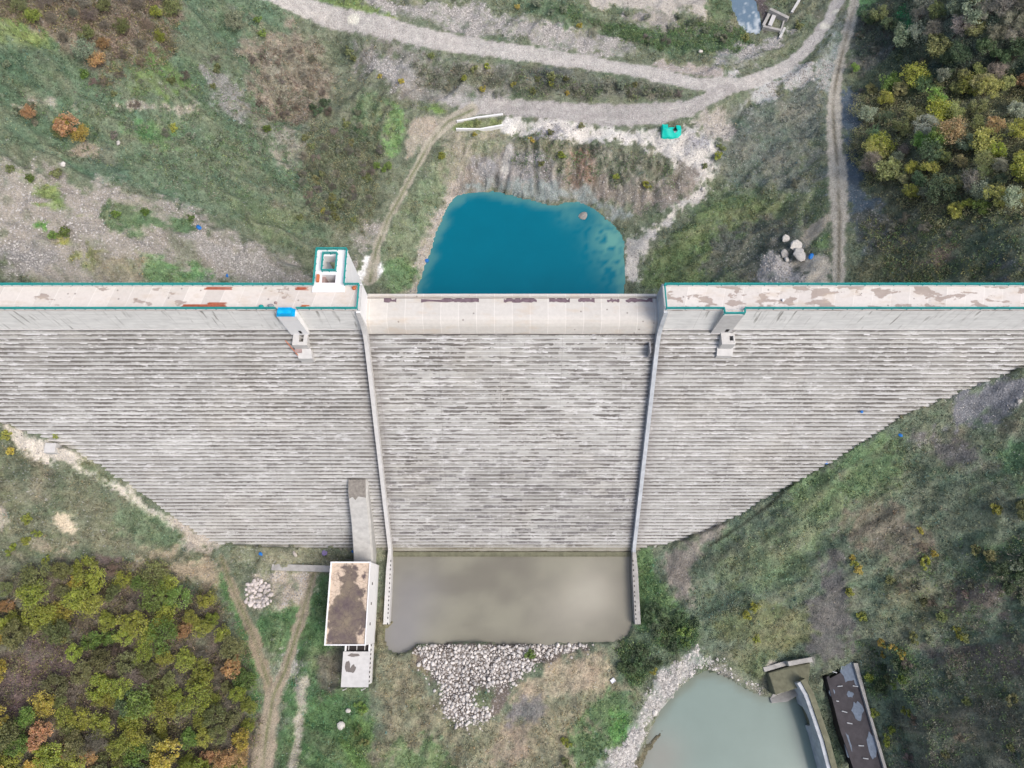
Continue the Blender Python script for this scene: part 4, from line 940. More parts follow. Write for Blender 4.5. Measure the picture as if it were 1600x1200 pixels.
for i in range(len(b.f)): b.f[i] = b.f[i][::-1]
b.build('casing', M['casing'], cdt)
b = B(); e_ = [(35.23,facez(35.2)+.53),(32.6,facez(32.6)+2.63),(31.2,facez(31.2)+3.43)]
b.v = [(x_,y_,z_) for y_, z_ in e_ for x_ in (-44.92,-40.18)]+[(-44.9,30.3,facez(30.3)+3.61),(-43.9,30.8,facez(30.8)+3.53),(-43.2,30.0,facez(30)+3.67),(-42.3,30.9,facez(30.9)+3.51),(-40.2,30.6,facez(30.6)+3.56)]
b.f = [(0,2,3,1),(2,4,5,3),(4,6,7,8,9,10,5)]
b.build('rough_end', simple('rough_broken_concrete', C(140,135,128), .95, .35, 1.6, .5), cdt)
# retaining wall and rubbish beside the power house
q = [h1(405,882), h1(520,886)]
rw = B().prism([(-69.5,12.2),(-49.8,11.6),(-49.8,13.4),(-69.5,14.0)], -65, -61.4).build('retaining_wall', M['old'], None, .05)
tag(rw, 'low grey concrete retaining wall running up to the power house corner', 'wall')
for (u, v, s_, mt, lb) in ((508,864,1.0,'wood','heap of purple cloth on the ledge at the foot of the dam'),(553,862,.7,'bluep','blue plastic drum beside the penstock casing'),(408,866,.7,'bluep','blue plastic bag at the end of the toe ledge'),(462,866,1.1,'stone','pale rubble heap on the ledge at the foot of the dam'),(667,409,1.,'bluep','blue plastic barrel at the left shore of the teal pond'),(1346,644,.55,'bluep','blue plastic scrap on the stepped face near the right abutment'),(1290,723,.6,'bluep','blue plastic scrap in the grass beside the contact drain'),(1406,680,.6,'bluep','blue plastic scrap on the bank below the dark pipe heap'),(356,432,.6,'bluep','small blue plastic drum on the scree behind the left deck'),(312,357,.9,'bluep','blue plastic sheet lying on the scree hillside'),(1266,402,1.0,'bluep','dark blue plastic sheet lying on the pale rock outcrop'),(957,1063,.9,'crate','white plastic crate alone in the grass below the basin'),(1375,664,1.,'dark','heap of dark broken pipe where the stepped face meets the bank')):
    p_ = onface(u, v) if (v < 660 and v > 600) else h1(u, v)
    bm = icorock(u, 2, .3, .7)
    if 'crate' in lb:
        bm.free(); bm = bmesh.new(); bmesh.ops.create_cube(bm, size=1.5); bmesh.ops.bevel(bm, geom=bm.edges[:], offset=.12, segments=1, affect='EDGES')
        for f in list(bm.faces):
            if f.normal.z > .9 and f.calc_area() > 1: bmesh.ops.inset_individual(bm, faces=[f], thickness=.15, depth=-.3)
    me = bpy.data.meshes.new('debris'); bm.to_mesh(me); bm.free()
    nm = 'plastic_crate' if 'crate' in lb else 'barrel' if 'barrel' in lb else 'debris'
    o = link(nm, me, M[mt]); o.scale = (s_,s_*.8,s_*.7); o.rotation_euler = (0,0,random.uniform(0,3)); o.location = (p_[0],p_[1],p_[2]+s_*.35); o.color = (*C(190,182,172),1)
    tag(o, lb, {'plastic_crate':'crate','barrel':'barrel'}.get(nm,'debris'))
# turquoise shelter
q = h1(1048,209)
ts_ = empty('shelter', q, 'turquoise tarpaulin shelter with a torn middle on the white gravel shelf above the pond', 'shelter')
def cloth(nx_, ny_, f, w, d):
    vs = []; fs = []
    for j in range(ny_+1):
        for i in range(nx_+1):
            a, c = i/nx_*2-1, j/ny_*2-1; vs.append((q[0]+a*w, q[1]+c*d, q[2]+f(a, c)))
    for j in range(ny_):
        for i in range(nx_):
            a, c = (i+.5)/nx_*2-1, (j+.5)/ny_*2-1
            if a > -.35 and a < .5 and c > .35-.3*abs(a-.05): continue
            if (a-.3)**2/.05+(c+.05)**2/.1 < 1: continue
            k = j*(nx_+1)+i; fs.append((k,k+1,k+nx_+2,k+nx_+1))
    return vs, fs
def fh(a, c):
    r = 2.5-1.5*max(0, -c-.0)*1.2-.35*max(0, c)-.7*max(0, a+.2)
    e = max(abs(a), abs(c)); return max(.05, r-(e > .93)*1.6+.12*math.sin(7*a+3*c))
vs, fs = cloth(26, 20, fh, 3.3, 2.1); cl = B().add(vs, fs).build('canopy', M['turq'], ts_); cl.modifiers.new('solid','SOLIDIFY').thickness = .05
b = B()
for a, c in ((-.9,-.9),(.9,-.9),(-.9,.9),(.9,.9)): b.bar((q[0]+a*3.2,q[1]+c*2,q[2]-.3),(q[0]+a*3.2,q[1]+c*2,q[2]+max(.3,fh(a*.9,c*.9)-.1)),.1)
b.build('frame', M['steel'], ts_)
tag(B().tube([(q[0]+.6,q[1]-.3,q[2]+.4),(q[0]+1.7,q[1]+.2,q[2]+.5)],[.5,.5],10).build('drum', M['crate']), 'white drum showing through the torn turquoise shelter', 'drum')

# low walls of an old foundation
def lowwall(pts, w, hgt, mat, label, name='low_wall', group=None, cat='wall'):
    b = B(); qs = [h1(*p) for p in pts]
    for a, c in zip(qs[:-1], qs[1:]):
        d = np.array(c[:2]-a[:2]); d /= np.linalg.norm(d); nn = np.array([-d[1], d[0]])*w/2; e = d*.02
        zt = max(a[2], c[2])+hgt
        b.prism([a[:2]-nn-e, c[:2]-nn+e, c[:2]+nn+e, a[:2]+nn-e], min(a[2], c[2])-1.5, [zt]*4)
    return tag(b.build(name, mat, None, .03), label, cat, group)
lowwall([(714,192),(745,185),(786,181)], .5, .5, M['white'], 'low white foundation kerb on the road side of the grassy plot')
lowwall([(713,205),(750,203),(786,199)], .5, .5, M['white'], 'low white foundation kerb on the pond side of the grassy plot')
rwn = empty('ruined_weir', h1(1212,40), 'ruined concrete weir chamber beside the white water of the small river', 'ruin')
def rwall(a, c, w, hgt, par, mat, drop=3.5, nm='wall'):
    a = h1(*a); c = h1(*c); d = (c-a)[:2]; d /= np.linalg.norm(d); nn = np.array([-d[1], d[0]])*w/2; zt = max(a[2], c[2])+hgt
    B().prism([a[:2]-nn, c[:2]-nn, c[:2]+nn, a[:2]+nn], zt-hgt-drop, zt).build(nm, mat, par, .04)
rwall((1199,23),(1230,33),1.1,1.4,rwn,M['old']); rwall((1191,44),(1200,26),1.0,1.0,rwn,M['old']); rwall((1201,44),(1208,28),1.4,1.1,rwn,M['conc']); rwall((1190,46),(1222,50),.9,.7,rwn,M['old']); rwall((1217,62),(1225,46),.8,.8,rwn,M['conc']); rwall((1224,34),(1218,55),.6,.5,rwn,M['old'])
lowwall([(1236,22),(1246,6)], .9, .6, M['conc'], 'short pale concrete beam lying uphill of the ruined weir', 'concrete_beam', None, 'beam')
# ruined flume, lower right
fl = empty('ruined_flume', h1(1320,1110), 'dark wet floor of a ruined concrete flume beside the grey green pool', 'ruin')
def pz(u, v, z): return tuple(at(u, v, z))
flo = [pz(1290,1062,-62.4),pz(1332,1040,-62.4),pz(1350,1100,-62.4),pz(1388,1230,-62.4),pz(1342,1230,-62.4),pz(1312,1140,-62.4)]
B().prism(flo, -65, -61.5).build('floor', M['wet'], fl)
wl = [pz(1333,1036,-60.8),pz(1340,1036,-60.8),pz(1356,1100,-60.8),pz(1394,1230,-60.8),pz(1389,1230,-60.8),pz(1352,1100,-60.8)]
B().prism(wl, -66, -60.6).build('side_wall', M['old'], fl)
wl = [pz(1292,1058,-61),pz(1296,1056,-61),pz(1320,1140,-61),pz(1350,1230,-61),pz(1344,1230,-61),pz(1313,1140,-61)]
B().prism(wl, -66, -61.2).build('side_wall', M['wet'], fl)
rr = random.Random(5)
mcr = simple('dry_silt_crust', C(116,128,144), .9, .25, 1.2)
for (u, v, ru, rv) in ((1326,1050,13,16),(1338,1062,5,10),(1340,1110,8,13),(1328,1085,5,5),(1325,1165,5,16),(1362,1165,6,18),(1300,1082,4,6)):
    c_ = np.array(pz(u, v, -61.5)); B().prism([(c_[0]+ru*.185*math.cos(t)*rr.uniform(.7,1.2), c_[1]+rv*.185*math.sin(t)*rr.uniform(.7,1.2)) for t in np.linspace(0, 2*math.pi, 14, endpoint=False)], -62, -61.46+rr.uniform(0,.03)).build('dry_crust', mcr, fl)
bl = B()
for (u, v) in ((1303,1050),(1312,1072),(1336,1072),(1319,1112),(1327,1130),(1345,1165),(1306,1095),(1352,1185)):
    c_ = pz(u, v, -61.5); a_ = rr.uniform(-.3,.5); bl.bar((c_[0]-.7,c_[1]-.7*a_,-61.35),(c_[0]+.7,c_[1]+.7*a_,-61.3),.22)
bl.build('debris_beam', M['bluegrey_skytint'], fl)
# broken curved wall at the pool
bw = empty('broken_wall', h1(1285,1130), 'tall broken concrete wall with a bitten out face standing in the pool', 'wall')
tp = [(1255,1062),(1268,1085),(1280,1120),(1292,1155),(1312,1230)]
b = B(); ztop = -58.2
T = [np.array(pz(u, v, ztop)) for u, v in tp]
for i in range(len(T)):
    d = T[min(i+1,len(T)-1)]-T[max(i-1,0)]; d = d/np.linalg.norm(d); nn = np.array([-d[1], d[0]])
    a = T[i]-nn*.75; c = T[i]+nn*.75
    b.v += [(a[0],a[1],ztop),(c[0],c[1],ztop),(c[0]+nn[0]*.1,c[1]+nn[1]*.1,-70),(a[0]-nn[0]*.5,a[1]-nn[1]*.5,-70)]
for i in range(len(T)-1):
    for j in range(4): b.f.append((i*4+j,i*4+4+j,i*4+4+(j+1)%4,i*4+(j+1)%4))
b.f += [(0,1,2,3),tuple(len(T)*4-4+j for j in (3,2,1,0))]
b.build('wall', M['moss'], bw)
b = B()
d0 = T[1]-T[0]
def facepanel(ts, z0s, z1s, off):
    n = len(ts); vs = []
    for t, z0, z1 in zip(ts, z0s, z1s):
        k = min(int(t), len(T)-2); p0 = T[k]+(T[k+1]-T[k])*(t-k); d = T[k+1]-T[k]; d = d/np.linalg.norm(d); nn = np.array([d[1], -d[0]])
        for z in (z0, z1): vs.append((*(p0+nn*(.8+off)), z))
        for z in (z0, z1): vs.append((*(p0+nn*.6), z))
    fs = []
    for i in range(n-1):
        p, r_ = i*4, i*4+4; fs += [(p,r_,r_+1,p+1),(p+1,r_+1,r_+3,p+3),(p,p+2,r_+2,r_)]
    fs += [(0,1,3,2),(4*n-4,4*n-2,4*n-1,4*n-3)]
    return vs, fs
b.add(*facepanel([0.05,.4,.8,1.2,1.45,1.6,1.9,2.2,2.45,2.5,2.7,3.0,3.3,3.6,4.],[-64.5,-66,-67,-67,-66.6,-63,-61.8,-61.6,-62.4,-67,-67.5,-67.5,-67,-66.8,-66.5],[-58.7]*15,1.0))
b.build('facing', M['bluegrey_skytint'], bw)  # bluish light on this facing put into its colour
tag(B().prism([pz(1203,1052,-61),pz(1240,1040,-61),pz(1266,1036,-61),pz(1262,1066,-61),pz(1248,1074,-61),pz(1212,1086,-61)], -68, [-61.2,-60.6,-60.4,-60.9,-61.8,-62.2]).build('concrete_block', M['moss'], None, .15), 'bulky mossy concrete block between the crumbling kerb and the tilted slab', 'block')
bs = B().prism([pz(1204,1092,-65),pz(1212,1078,-65),pz(1250,1067,-65),pz(1252,1080,-65),pz(1228,1095,-65),pz(1206,1099,-65)], -68, [-65.2,-63.6,-63.2,-64.2,-65.3,-65.5]).build('concrete_slab', M['old'], None, .08)
tag(bs, 'tilted broken concrete slab at the top corner of the grey green pool', 'slab')
lowwall([(1192,1046),(1225,1036),(1268,1030)], 1.2, .5, M['old'], 'crumbling pale concrete kerb above the tilted slab', 'broken_kerb')
tag(B().box(-123.5,-120.6,40.6,43.2,-38,-33.4).build('drain_outlet', M['conc'], None, .05), 'small concrete drain outlet at the left abutment of the stepped face', 'drain')
# ------------------------------------------------------------------ vegetation
def leafcloud(seed, n, rx, rz, z0, clumps, leaf, bare=False):
    r = np.random.default_rng(seed)
    cc = r.normal(size=(clumps, 3)); cc /= np.linalg.norm(cc, axis=1)[:, None]; cc *= (r.uniform(.15, 1, (clumps, 1))**.45)
    cc[:, 0] *= rx*.92*r.uniform(.75, 1.1); cc[:, 1] *= rx*.92; cc[:, 2] = cc[:, 2]*rz*.75
    cr = r.uniform(.14, .38, clumps)*rx; cv = r.uniform(0, 1, clumps)
    k = r.integers(0, clumps, n); d = r.normal(size=(n, 3)); d /= np.linalg.norm(d, axis=1)[:, None]
    d *= (r.uniform(.2, 1, (n, 1))**.5)*cr[k][:, None]; d[:, 2] *= .8
    p = cc[k]+d; p[:, 2] += z0+rz
    p[:, 2] = np.maximum(p[:, 2], .15)
    a = r.normal(size=(n, 3)); a[:, 2] *= .55; a /= np.linalg.norm(a, axis=1)[:, None]
    b_ = np.cross(a, r.normal(size=(n, 3))); b_ /= np.linalg.norm(b_, axis=1)[:, None]
    s = (leaf*r.uniform(.6, 1.35, n))[:, None]; w = s*(.12 if bare else .62)
    if bare: s = s*2.4
    V = np.stack([p-a*s*.5, p+b_*w*.5, p+a*s*.5, p-b_*w*.5], 1).reshape(-1, 3)
    F = np.arange(4*n).reshape(-1, 4)
    v = np.repeat(np.clip(.55*cv[k]+.45*r.uniform(0, 1, n), 0, 1), 4)
    return V, F, v
def trunkmesh(seed, h, r0, limbs, spread):
    r = random.Random(seed); b = B(); b.tube([(0,0,-.6),(0,0,h*.4),(r.uniform(-.15,.15),r.uniform(-.15,.15),h)], [r0,r0*.75,r0*.3], 6)
    for i in range(limbs):
        t = 2*math.pi*i/limbs+r.uniform(-.4,.4); z = h*r.uniform(.3,.6)
        b.tube([(0,0,z),(math.cos(t)*spread*.5,math.sin(t)*spread*.5,z+h*.22),(math.cos(t)*spread,math.sin(t)*spread,z+h*.42)], [r0*.5,r0*.35,r0*.12], 5)
    me = b.mesh('trunk'); me.materials.append(M['bark']); return me
crowns = []; trunks = []; bares = []; bushes = []; barebush = []
for i in range(7):
    V, F, v = leafcloud(100+i, 2300, 3.1*(.85+.05*i), 2.3, 1.6, 26+5*i, .33); me = rawmesh('crown', V, F, fv=v); me.materials.append(M['leaf']); crowns.append(me)
    trunks.append(trunkmesh(i, 4.4, .22, 6, 1.9))
for i in range(4):
    V, F, v = leafcloud(200+i, 1300, 3.1, 2.3, 1.4, 30, .52, True); me = rawmesh('twigs', V, F, fv=v); me.materials.append(M['leaf']); bares.append(me)
    V, F, v = leafcloud(300+i, 420, 1.35, 1.0, .1, 14, .36); me = rawmesh('shrub', V, F, fv=v); me.materials.append(M['leaf']); bushes.append(me)
    V, F, v = leafcloud(400+i, 480, 1.35, .9, .1, 14, .36, True); me = rawmesh('shrub', V, F, fv=v); me.materials.append(M['leaf']); barebush.append(me)
PAL = {'yellow green':(146,154,62),'golden yellow':(178,164,70),'rusty orange':(172,138,92),'olive':(124,130,80),'dark green':(86,106,74),'fresh green':(114,140,66),'bare greyish':(134,130,116),'bare brown':(128,116,104),'sage green':(128,136,112)}
def jit(c, r):
    k = r.uniform(1.15, 1.8); c = [x*.85+sum(c)/3*.15 for x in c]; return (*[max(.01, x*k*r.uniform(.93, 1.07)) for x in C(*c)], 1)
TR = random.Random(21)
SIZEW = lambda s: 'large' if s > 1.1 else 'small' if s < .8 else 'medium'
def add_tree(q, kind, s, label, group):
    e = empty('tree', (q[0],q[1],q[2]-.1), label, 'tree', group); e.rotation_euler = (0,0,TR.uniform(0,6.28)); e.scale = (s*TR.uniform(.9,1.1),s*TR.uniform(.9,1.1),s*TR.uniform(.85,1.1))
    i = TR.randrange(7); c = link('crown', bares[i % 4] if 'bare' in kind else crowns[i], None, e); c.color = jit(PAL[kind], TR)
    if q[0] > 60 and q[1] > 70: c.color = (*[min(.5, w_*1.5) for w_ in c.color[:3]], 1)  # crowns brightened in colour to offset shade on the west facing slope
    link('trunk', trunks[i], None, e)
def add_shrub(q, kind, s, label, group):
    o = link('shrub', barebush[TR.randrange(4)] if 'bare' in kind else bushes[TR.randrange(4)]); o.location = (q[0],q[1],q[2]-.05); o.rotation_euler = (0,0,TR.uniform(0,6.28)); o.scale = (s*TR.uniform(.9,1.15),s*TR.uniform(.9,1.1),s*TR.uniform(.7,1.))
    o.color = jit(PAL[kind], TR); tag(o, label, 'shrub', group)
def inpoly(p, poly): return sdf(np.array([p], float), poly)[0] < 0
HOLE = np.array([(8,1015),(60,985),(118,990),(132,1045),(70,1085),(45,1130),(12,1120)], float)
def sample(poly, n, gap):
    poly = np.array(poly, float); lo, hi = poly.min(0), poly.max(0); out = []
    for _ in range(n*60):
        p = (TR.uniform(lo[0],hi[0]), TR.uniform(lo[1],hi[1]))
        if all((p[0]-a)**2+(p[1]-b_)**2 > gap*gap for a, b_ in out) and inpoly(p, poly) and not inpoly(p, HOLE): out.append(p)
        if len(out) >= n: break
    return out
def band(p, lo, hi, names):
    return names[min(2, max(0, int((p-lo)/(hi-lo)*3)))]
def wood(poly, n, gap, weights, sz, group, where, explicit=()):
    pts = [(u, v, k, s) for u, v, k, s in explicit]
    for p in sample(poly, n, gap):
        if all((p[0]-a[0])**2+(p[1]-a[1])**2 > (gap*.9)**2 for a in explicit):
            pts.append((*p, TR.choices(list(weights), list(weights.values()))[0], TR.uniform(*sz)))
    arr = np.array([(a, b_) for a, b_, _, _ in pts]); Q = hit(arr[:, 0], arr[:, 1])
    lo, hi = arr.min(0), arr.max(0)
    for (u, v, k, s), q in zip(pts, Q):
        yb = band(v, lo[1], hi[1], ('upper','middle','lower')); xb = band(u, lo[0], hi[0], ('left','central','right'))
        s *= 1 if (u, v, k, s) not in explicit else 1.22
        add_tree(q, k, s, f'{SIZEW(s)} {k} tree in the {yb} {xb} part of {where}', group)
wood([(-20,930),(70,900),(110,890),(240,890),(330,935),(370,985),(395,1060),(395,1215),(-20,1215)], 165, 22, {'yellow green':38,'olive':36,'golden yellow':5,'rusty orange':3,'dark green':3,'fresh green':10,'bare greyish':4,'bare brown':6}, (.55,1.3),
     'autumn trees of the wood left of the power house', 'the wood beside the power house',
     [(290,935,'fresh green',1.15),(92,965,'yellow green',.95),(108,958,'golden yellow',.7),(180,970,'yellow green',.9),(232,1092,'fresh green',1.1),(80,1098,'golden yellow',.9),(10,1045,'golden yellow',1.0),(80,1145,'rusty orange',1.05),(325,980,'yellow green',.9),(300,1030,'yellow green',.85),(325,1050,'yellow green',1.0),(275,1175,'golden yellow',1.2),(90,1180,'yellow green',1.1),(45,1160,'fresh green',.9),(355,990,'yellow green',.75),(360,1180,'rusty orange',.8),(155,1000,'fresh green',.8),(30,1150,'olive',1.0),(170,1130,'yellow green',.9),(305,1150,'fresh green',.85)])
wood([(1345,150),(1400,135),(1470,128),(1560,122),(1625,128),(1625,330),(1560,325),(1480,345),(1420,315),(1345,275)], 135, 21, {'yellow green':20,'olive':34,'golden yellow':6,'rusty orange':2,'dark green':9,'fresh green':9,'bare greyish':10,'sage green':10}, (.65,1.4),
     'autumn trees of the wood on the far right hillside', 'the wood above the right deck',
     [(1358,250,'golden yellow',1.1),(1365,240,'yellow green',.95),(1398,150,'rusty orange',.8),(1372,170,'yellow green',.9),(1520,145,'rusty orange',.9),(1535,150,'golden yellow',.9),(1505,148,'yellow green',.9),(1585,143,'rusty orange',.8),(1490,262,'rusty orange',.7),(1575,220,'yellow green',.9),(1450,165,'fresh green',.9),(1420,190,'olive',.8)])
wood([(1405,-15),(1625,-15),(1625,80),(1540,75),(1440,70)], 62, 21, {'bare greyish':30,'sage green':36,'bare brown':8,'olive':20}, (1.0,1.4), 'bare trees along the top right hillside', 'the bare top right wood',
     [(1395,78,'sage green',1.25),(1452,88,'olive',1.2),(1350,40,'dark green',.8),(1365,35,'olive',.9),(1330,115,'fresh green',.55),(1425,68,'sage green',.9),(1380,50,'dark green',.8),(1525,88,'dark green',.9),(1580,95,'dark green',1.),(1490,96,'dark green',.9),(1550,103,'dark green',.9),(1470,105,'dark green',.8)])
wood([(-20,-20),(285,-20),(270,60),(200,95),(150,115),(90,60),(-20,30)], 42, 25, {'bare brown':30,'bare greyish':24,'olive':20,'yellow green':8,'rusty orange':6,'sage green':10}, (.5,.85), 'scrubby trees along the top left hillside', 'the top left scrub',
     [(120,215,'rusty orange',.95),(135,222,'golden yellow',.7),(108,205,'golden yellow',.6),(56,186,'rusty orange',.6),(160,105,'rusty orange',.65),(250,30,'yellow green',.6),(255,68,'yellow green',.55),(280,28,'olive',.8),(108,215,'olive',.6),(375,45,'sage green',.8)])
SH = [('yellow green',1.2,[(690,247),(275,204),(860,132),(1550,796),(877,248),(762,108),(725,125),(1120,247),(962,278),(1010,292),(1355,1057),(1362,1113),(1418,1113),(1228,1054),(1165,962),(1175,950),(885,1158),(1332,882),(60,835),(45,845),(75,875),(25,860),(15,680),(92,680),(50,812),(1390,1140),(1378,1155),(1402,1108),(1342,965),(1325,925),(1180,1000),(1490,990),(1443,880)]),
 ('golden yellow',1.0,[(742,212),(628,130),(594,122),(753,141),(803,135),(886,148),(1435,830),(1457,866),(830,222),(905,45),(810,14),(21,706),(100,1000),(1375,1022),(1392,1012),(1405,1022),(1338,890),(1330,872),(1372,1005),(1020,1048),(505,335)]),
 ('olive',1.3,[(860,210),(553,95),(545,85),(675,92),(745,195),(742,112),(1245,45),(1590,806),(1165,62),(1590,790),(520,312),(535,322),(470,342),(20,265),(92,275),(1125,235),(1100,262),(845,260),(908,200),(1520,860),(1540,870),(1440,940),(1475,1180),(560,1140),(570,1160),(885,1190),(1350,1180),(1375,1190),(1385,1060)]),
 ('fresh green',1.3,[(608,262),(600,268),(590,262),(828,1022),(135,122),(52,284),(105,368),(185,338),(230,335),(300,345),(88,372),(1400,1060),(1388,1068),(1070,1005),(1068,985),(410,55),(405,35),(565,1105),(420,205)]),
 ('dark green',1.5,[(980,1022),(995,1030),(1010,1040),(985,1045),(1000,1015),(1025,1035),(1050,1010),(1038,1000),(970,1040),(1020,985),(1035,970),(1050,985),(1060,965),(1025,950),(1010,960),(1085,975),(1560,890),(1585,900),(1595,875),(1570,920),(1380,1045),(1395,1035),(1370,1075),(1410,1045),(490,170),(510,165),(500,180),(1400,95),(1440,118),(1480,120),(1530,118),(1575,118)]),
 ('sage green',1.3,[(1060,30),(1080,40),(1100,50),(1120,60),(1095,35),(1050,45),(1010,30),(880,20),(840,10),(860,25),(940,40),(1130,65),(1140,50),(980,25),(560,180),(530,240),(345,225),(300,215)]),
 ('bare greyish',1.3,[(1010,64),(1040,68),(925,55),(780,150),(900,142),(950,140),(985,148),(1030,152),(1060,150),(700,140),(1240,290),(1345,145),(1360,200),(1375,230),(1335,225),(1340,60),(1365,80),(1440,100),(1410,345),(1440,360),(1390,360),(1480,370)])]
LAND = [((800,170),'the road above the pond'),((800,380),'the teal pond'),((560,260),'the scrub slope left of the side track'),((150,220),'the upper left hillside'),((200,390),'the scree behind the left deck'),((1000,60),'the rubble field at the top'),((1230,80),'the ruined weir'),((1310,250),'the two rut track on the right'),((1450,380),'the slope behind the right deck'),((1050,990),'the right end of the stilling basin'),((900,1150),'the meadow below the basin'),((1330,1090),'the ruined flume'),((1250,850),'the right bank below the stepped face'),((1550,850),'the far right bank'),((60,780),'the left abutment slope'),((560,1130),'the grass below the annex'),((740,1050),'the white riprap'),((1450,90),'the wood at the top right'),((450,100),'the slope under the main road')]
def near(u, v): return min(LAND, key=lambda L_: (L_[0][0]-u)**2+(L_[0][1]-v)**2)[1]
extra = []
for poly, n, kinds in (([(480,190),(600,200),(590,280),(565,350),(500,350),(470,300)], 55, ('bare greyish','sage green','olive','bare greyish')),
                       ([(390,60),(500,90),(520,190),(410,190)], 18, ('bare brown','bare greyish')), ([(0,90),(200,110),(320,60),(390,200),(250,240),(0,220)], 22, ('bare brown','sage green','olive','bare greyish')),
                       ([(820,110),(1070,148),(1060,156),(820,148)], 10, ('sage green','olive')), ([(1300,850),(1600,850),(1600,1200),(1420,1200)], 26, ('bare brown','olive','sage green'))):
    extra += [(p, TR.choice(kinds)) for p in sample(poly, n, 13)]
items = [((u, v), k, s) for k, s, L_ in SH for u, v in L_]+[(p, k, 1.2) for p, k in extra]
Q = hit(np.array([i[0][0] for i in items]), np.array([i[0][1] for i in items]))
for (p, k, s), q in zip(items, Q):
    s2 = s*TR.uniform(.75, 1.15); add_shrub(q, k, s2, f'{SIZEW(s2/1.2)} {k} shrub growing by {near(*p)}', f'{k} shrubs by {near(*p)}')

# ground scrub: leaf tufts spread over everything that is overgrown (uncountable)
fx = (px > -190) & (px < 190) & (py > -60) & (py < 225)
def scatter(weight, n, r):
    w = np.where(fx, weight, 0); w = w*(~foot); cdf = np.cumsum(w); cdf /= cdf[-1]
    k = np.searchsorted(cdf, r.uniform(0, 1, n)); x = px[k]+r.uniform(-.5,.5,n)*GS; y = py[k]+r.uniform(-.5,.5,n)*GS
    return k, x, y, H(x, y)
wet = np.zeros(len(P), bool)
for k, (wz, wp) in WPOLY.items(): wet |= sdf(P, wp) < .3
cl = sst(-.25, .35, fbm(px/3.5, py/3.5, 77, 4))
r = np.random.default_rng(5)
k, x, y, z = scatter(np.clip(VEG-.25, 0, 1)*(.12+cl)*(rd_all > .6)*(~wet), 88000, r); n = len(k); m_ = 3
k = np.repeat(k, m_); cen = np.stack([np.repeat(x, m_)+r.normal(0,.22,n*m_), np.repeat(y, m_)+r.normal(0,.22,n*m_), np.repeat(z, m_)+r.uniform(.05,.4,n*m_)], -1)
a = r.normal(size=(n*m_, 3)); a[:, 2] *= .6; a /= np.linalg.norm(a, axis=1)[:, None]; b_ = np.cross(a, r.normal(size=(n*m_, 3))); b_ /= np.linalg.norm(b_, axis=1)[:, None]
s = r.uniform(.18, .52, n*m_)[:, None]
V = np.stack([cen-a*s*.5, cen+b_*s*.33, cen+a*s*.5, cen-b_*s*.33], 1).reshape(-1, 3)
tv = np.repeat(r.uniform(.6, 1.75, n), m_)[:, None]; tint = np.repeat(r.normal(0, 1, (n, 1)), m_, 0)*np.array([[.12,.03,-.06]])
gc = GC[k]*tv*(1+tint); gc = gc*np.array([[1.2,1.2,1.08]])
cols = np.repeat(np.concatenate([np.clip(gc, .01, .6), np.ones((len(gc), 1))], 1), 4, 0)
tag(link('undergrowth', rawmesh('undergrowth', V, np.arange(len(V)).reshape(-1, 4), cols), M['scrub']), 'low mixed grass and scrub covering the banks around the dam', 'undergrowth', None, 'stuff')
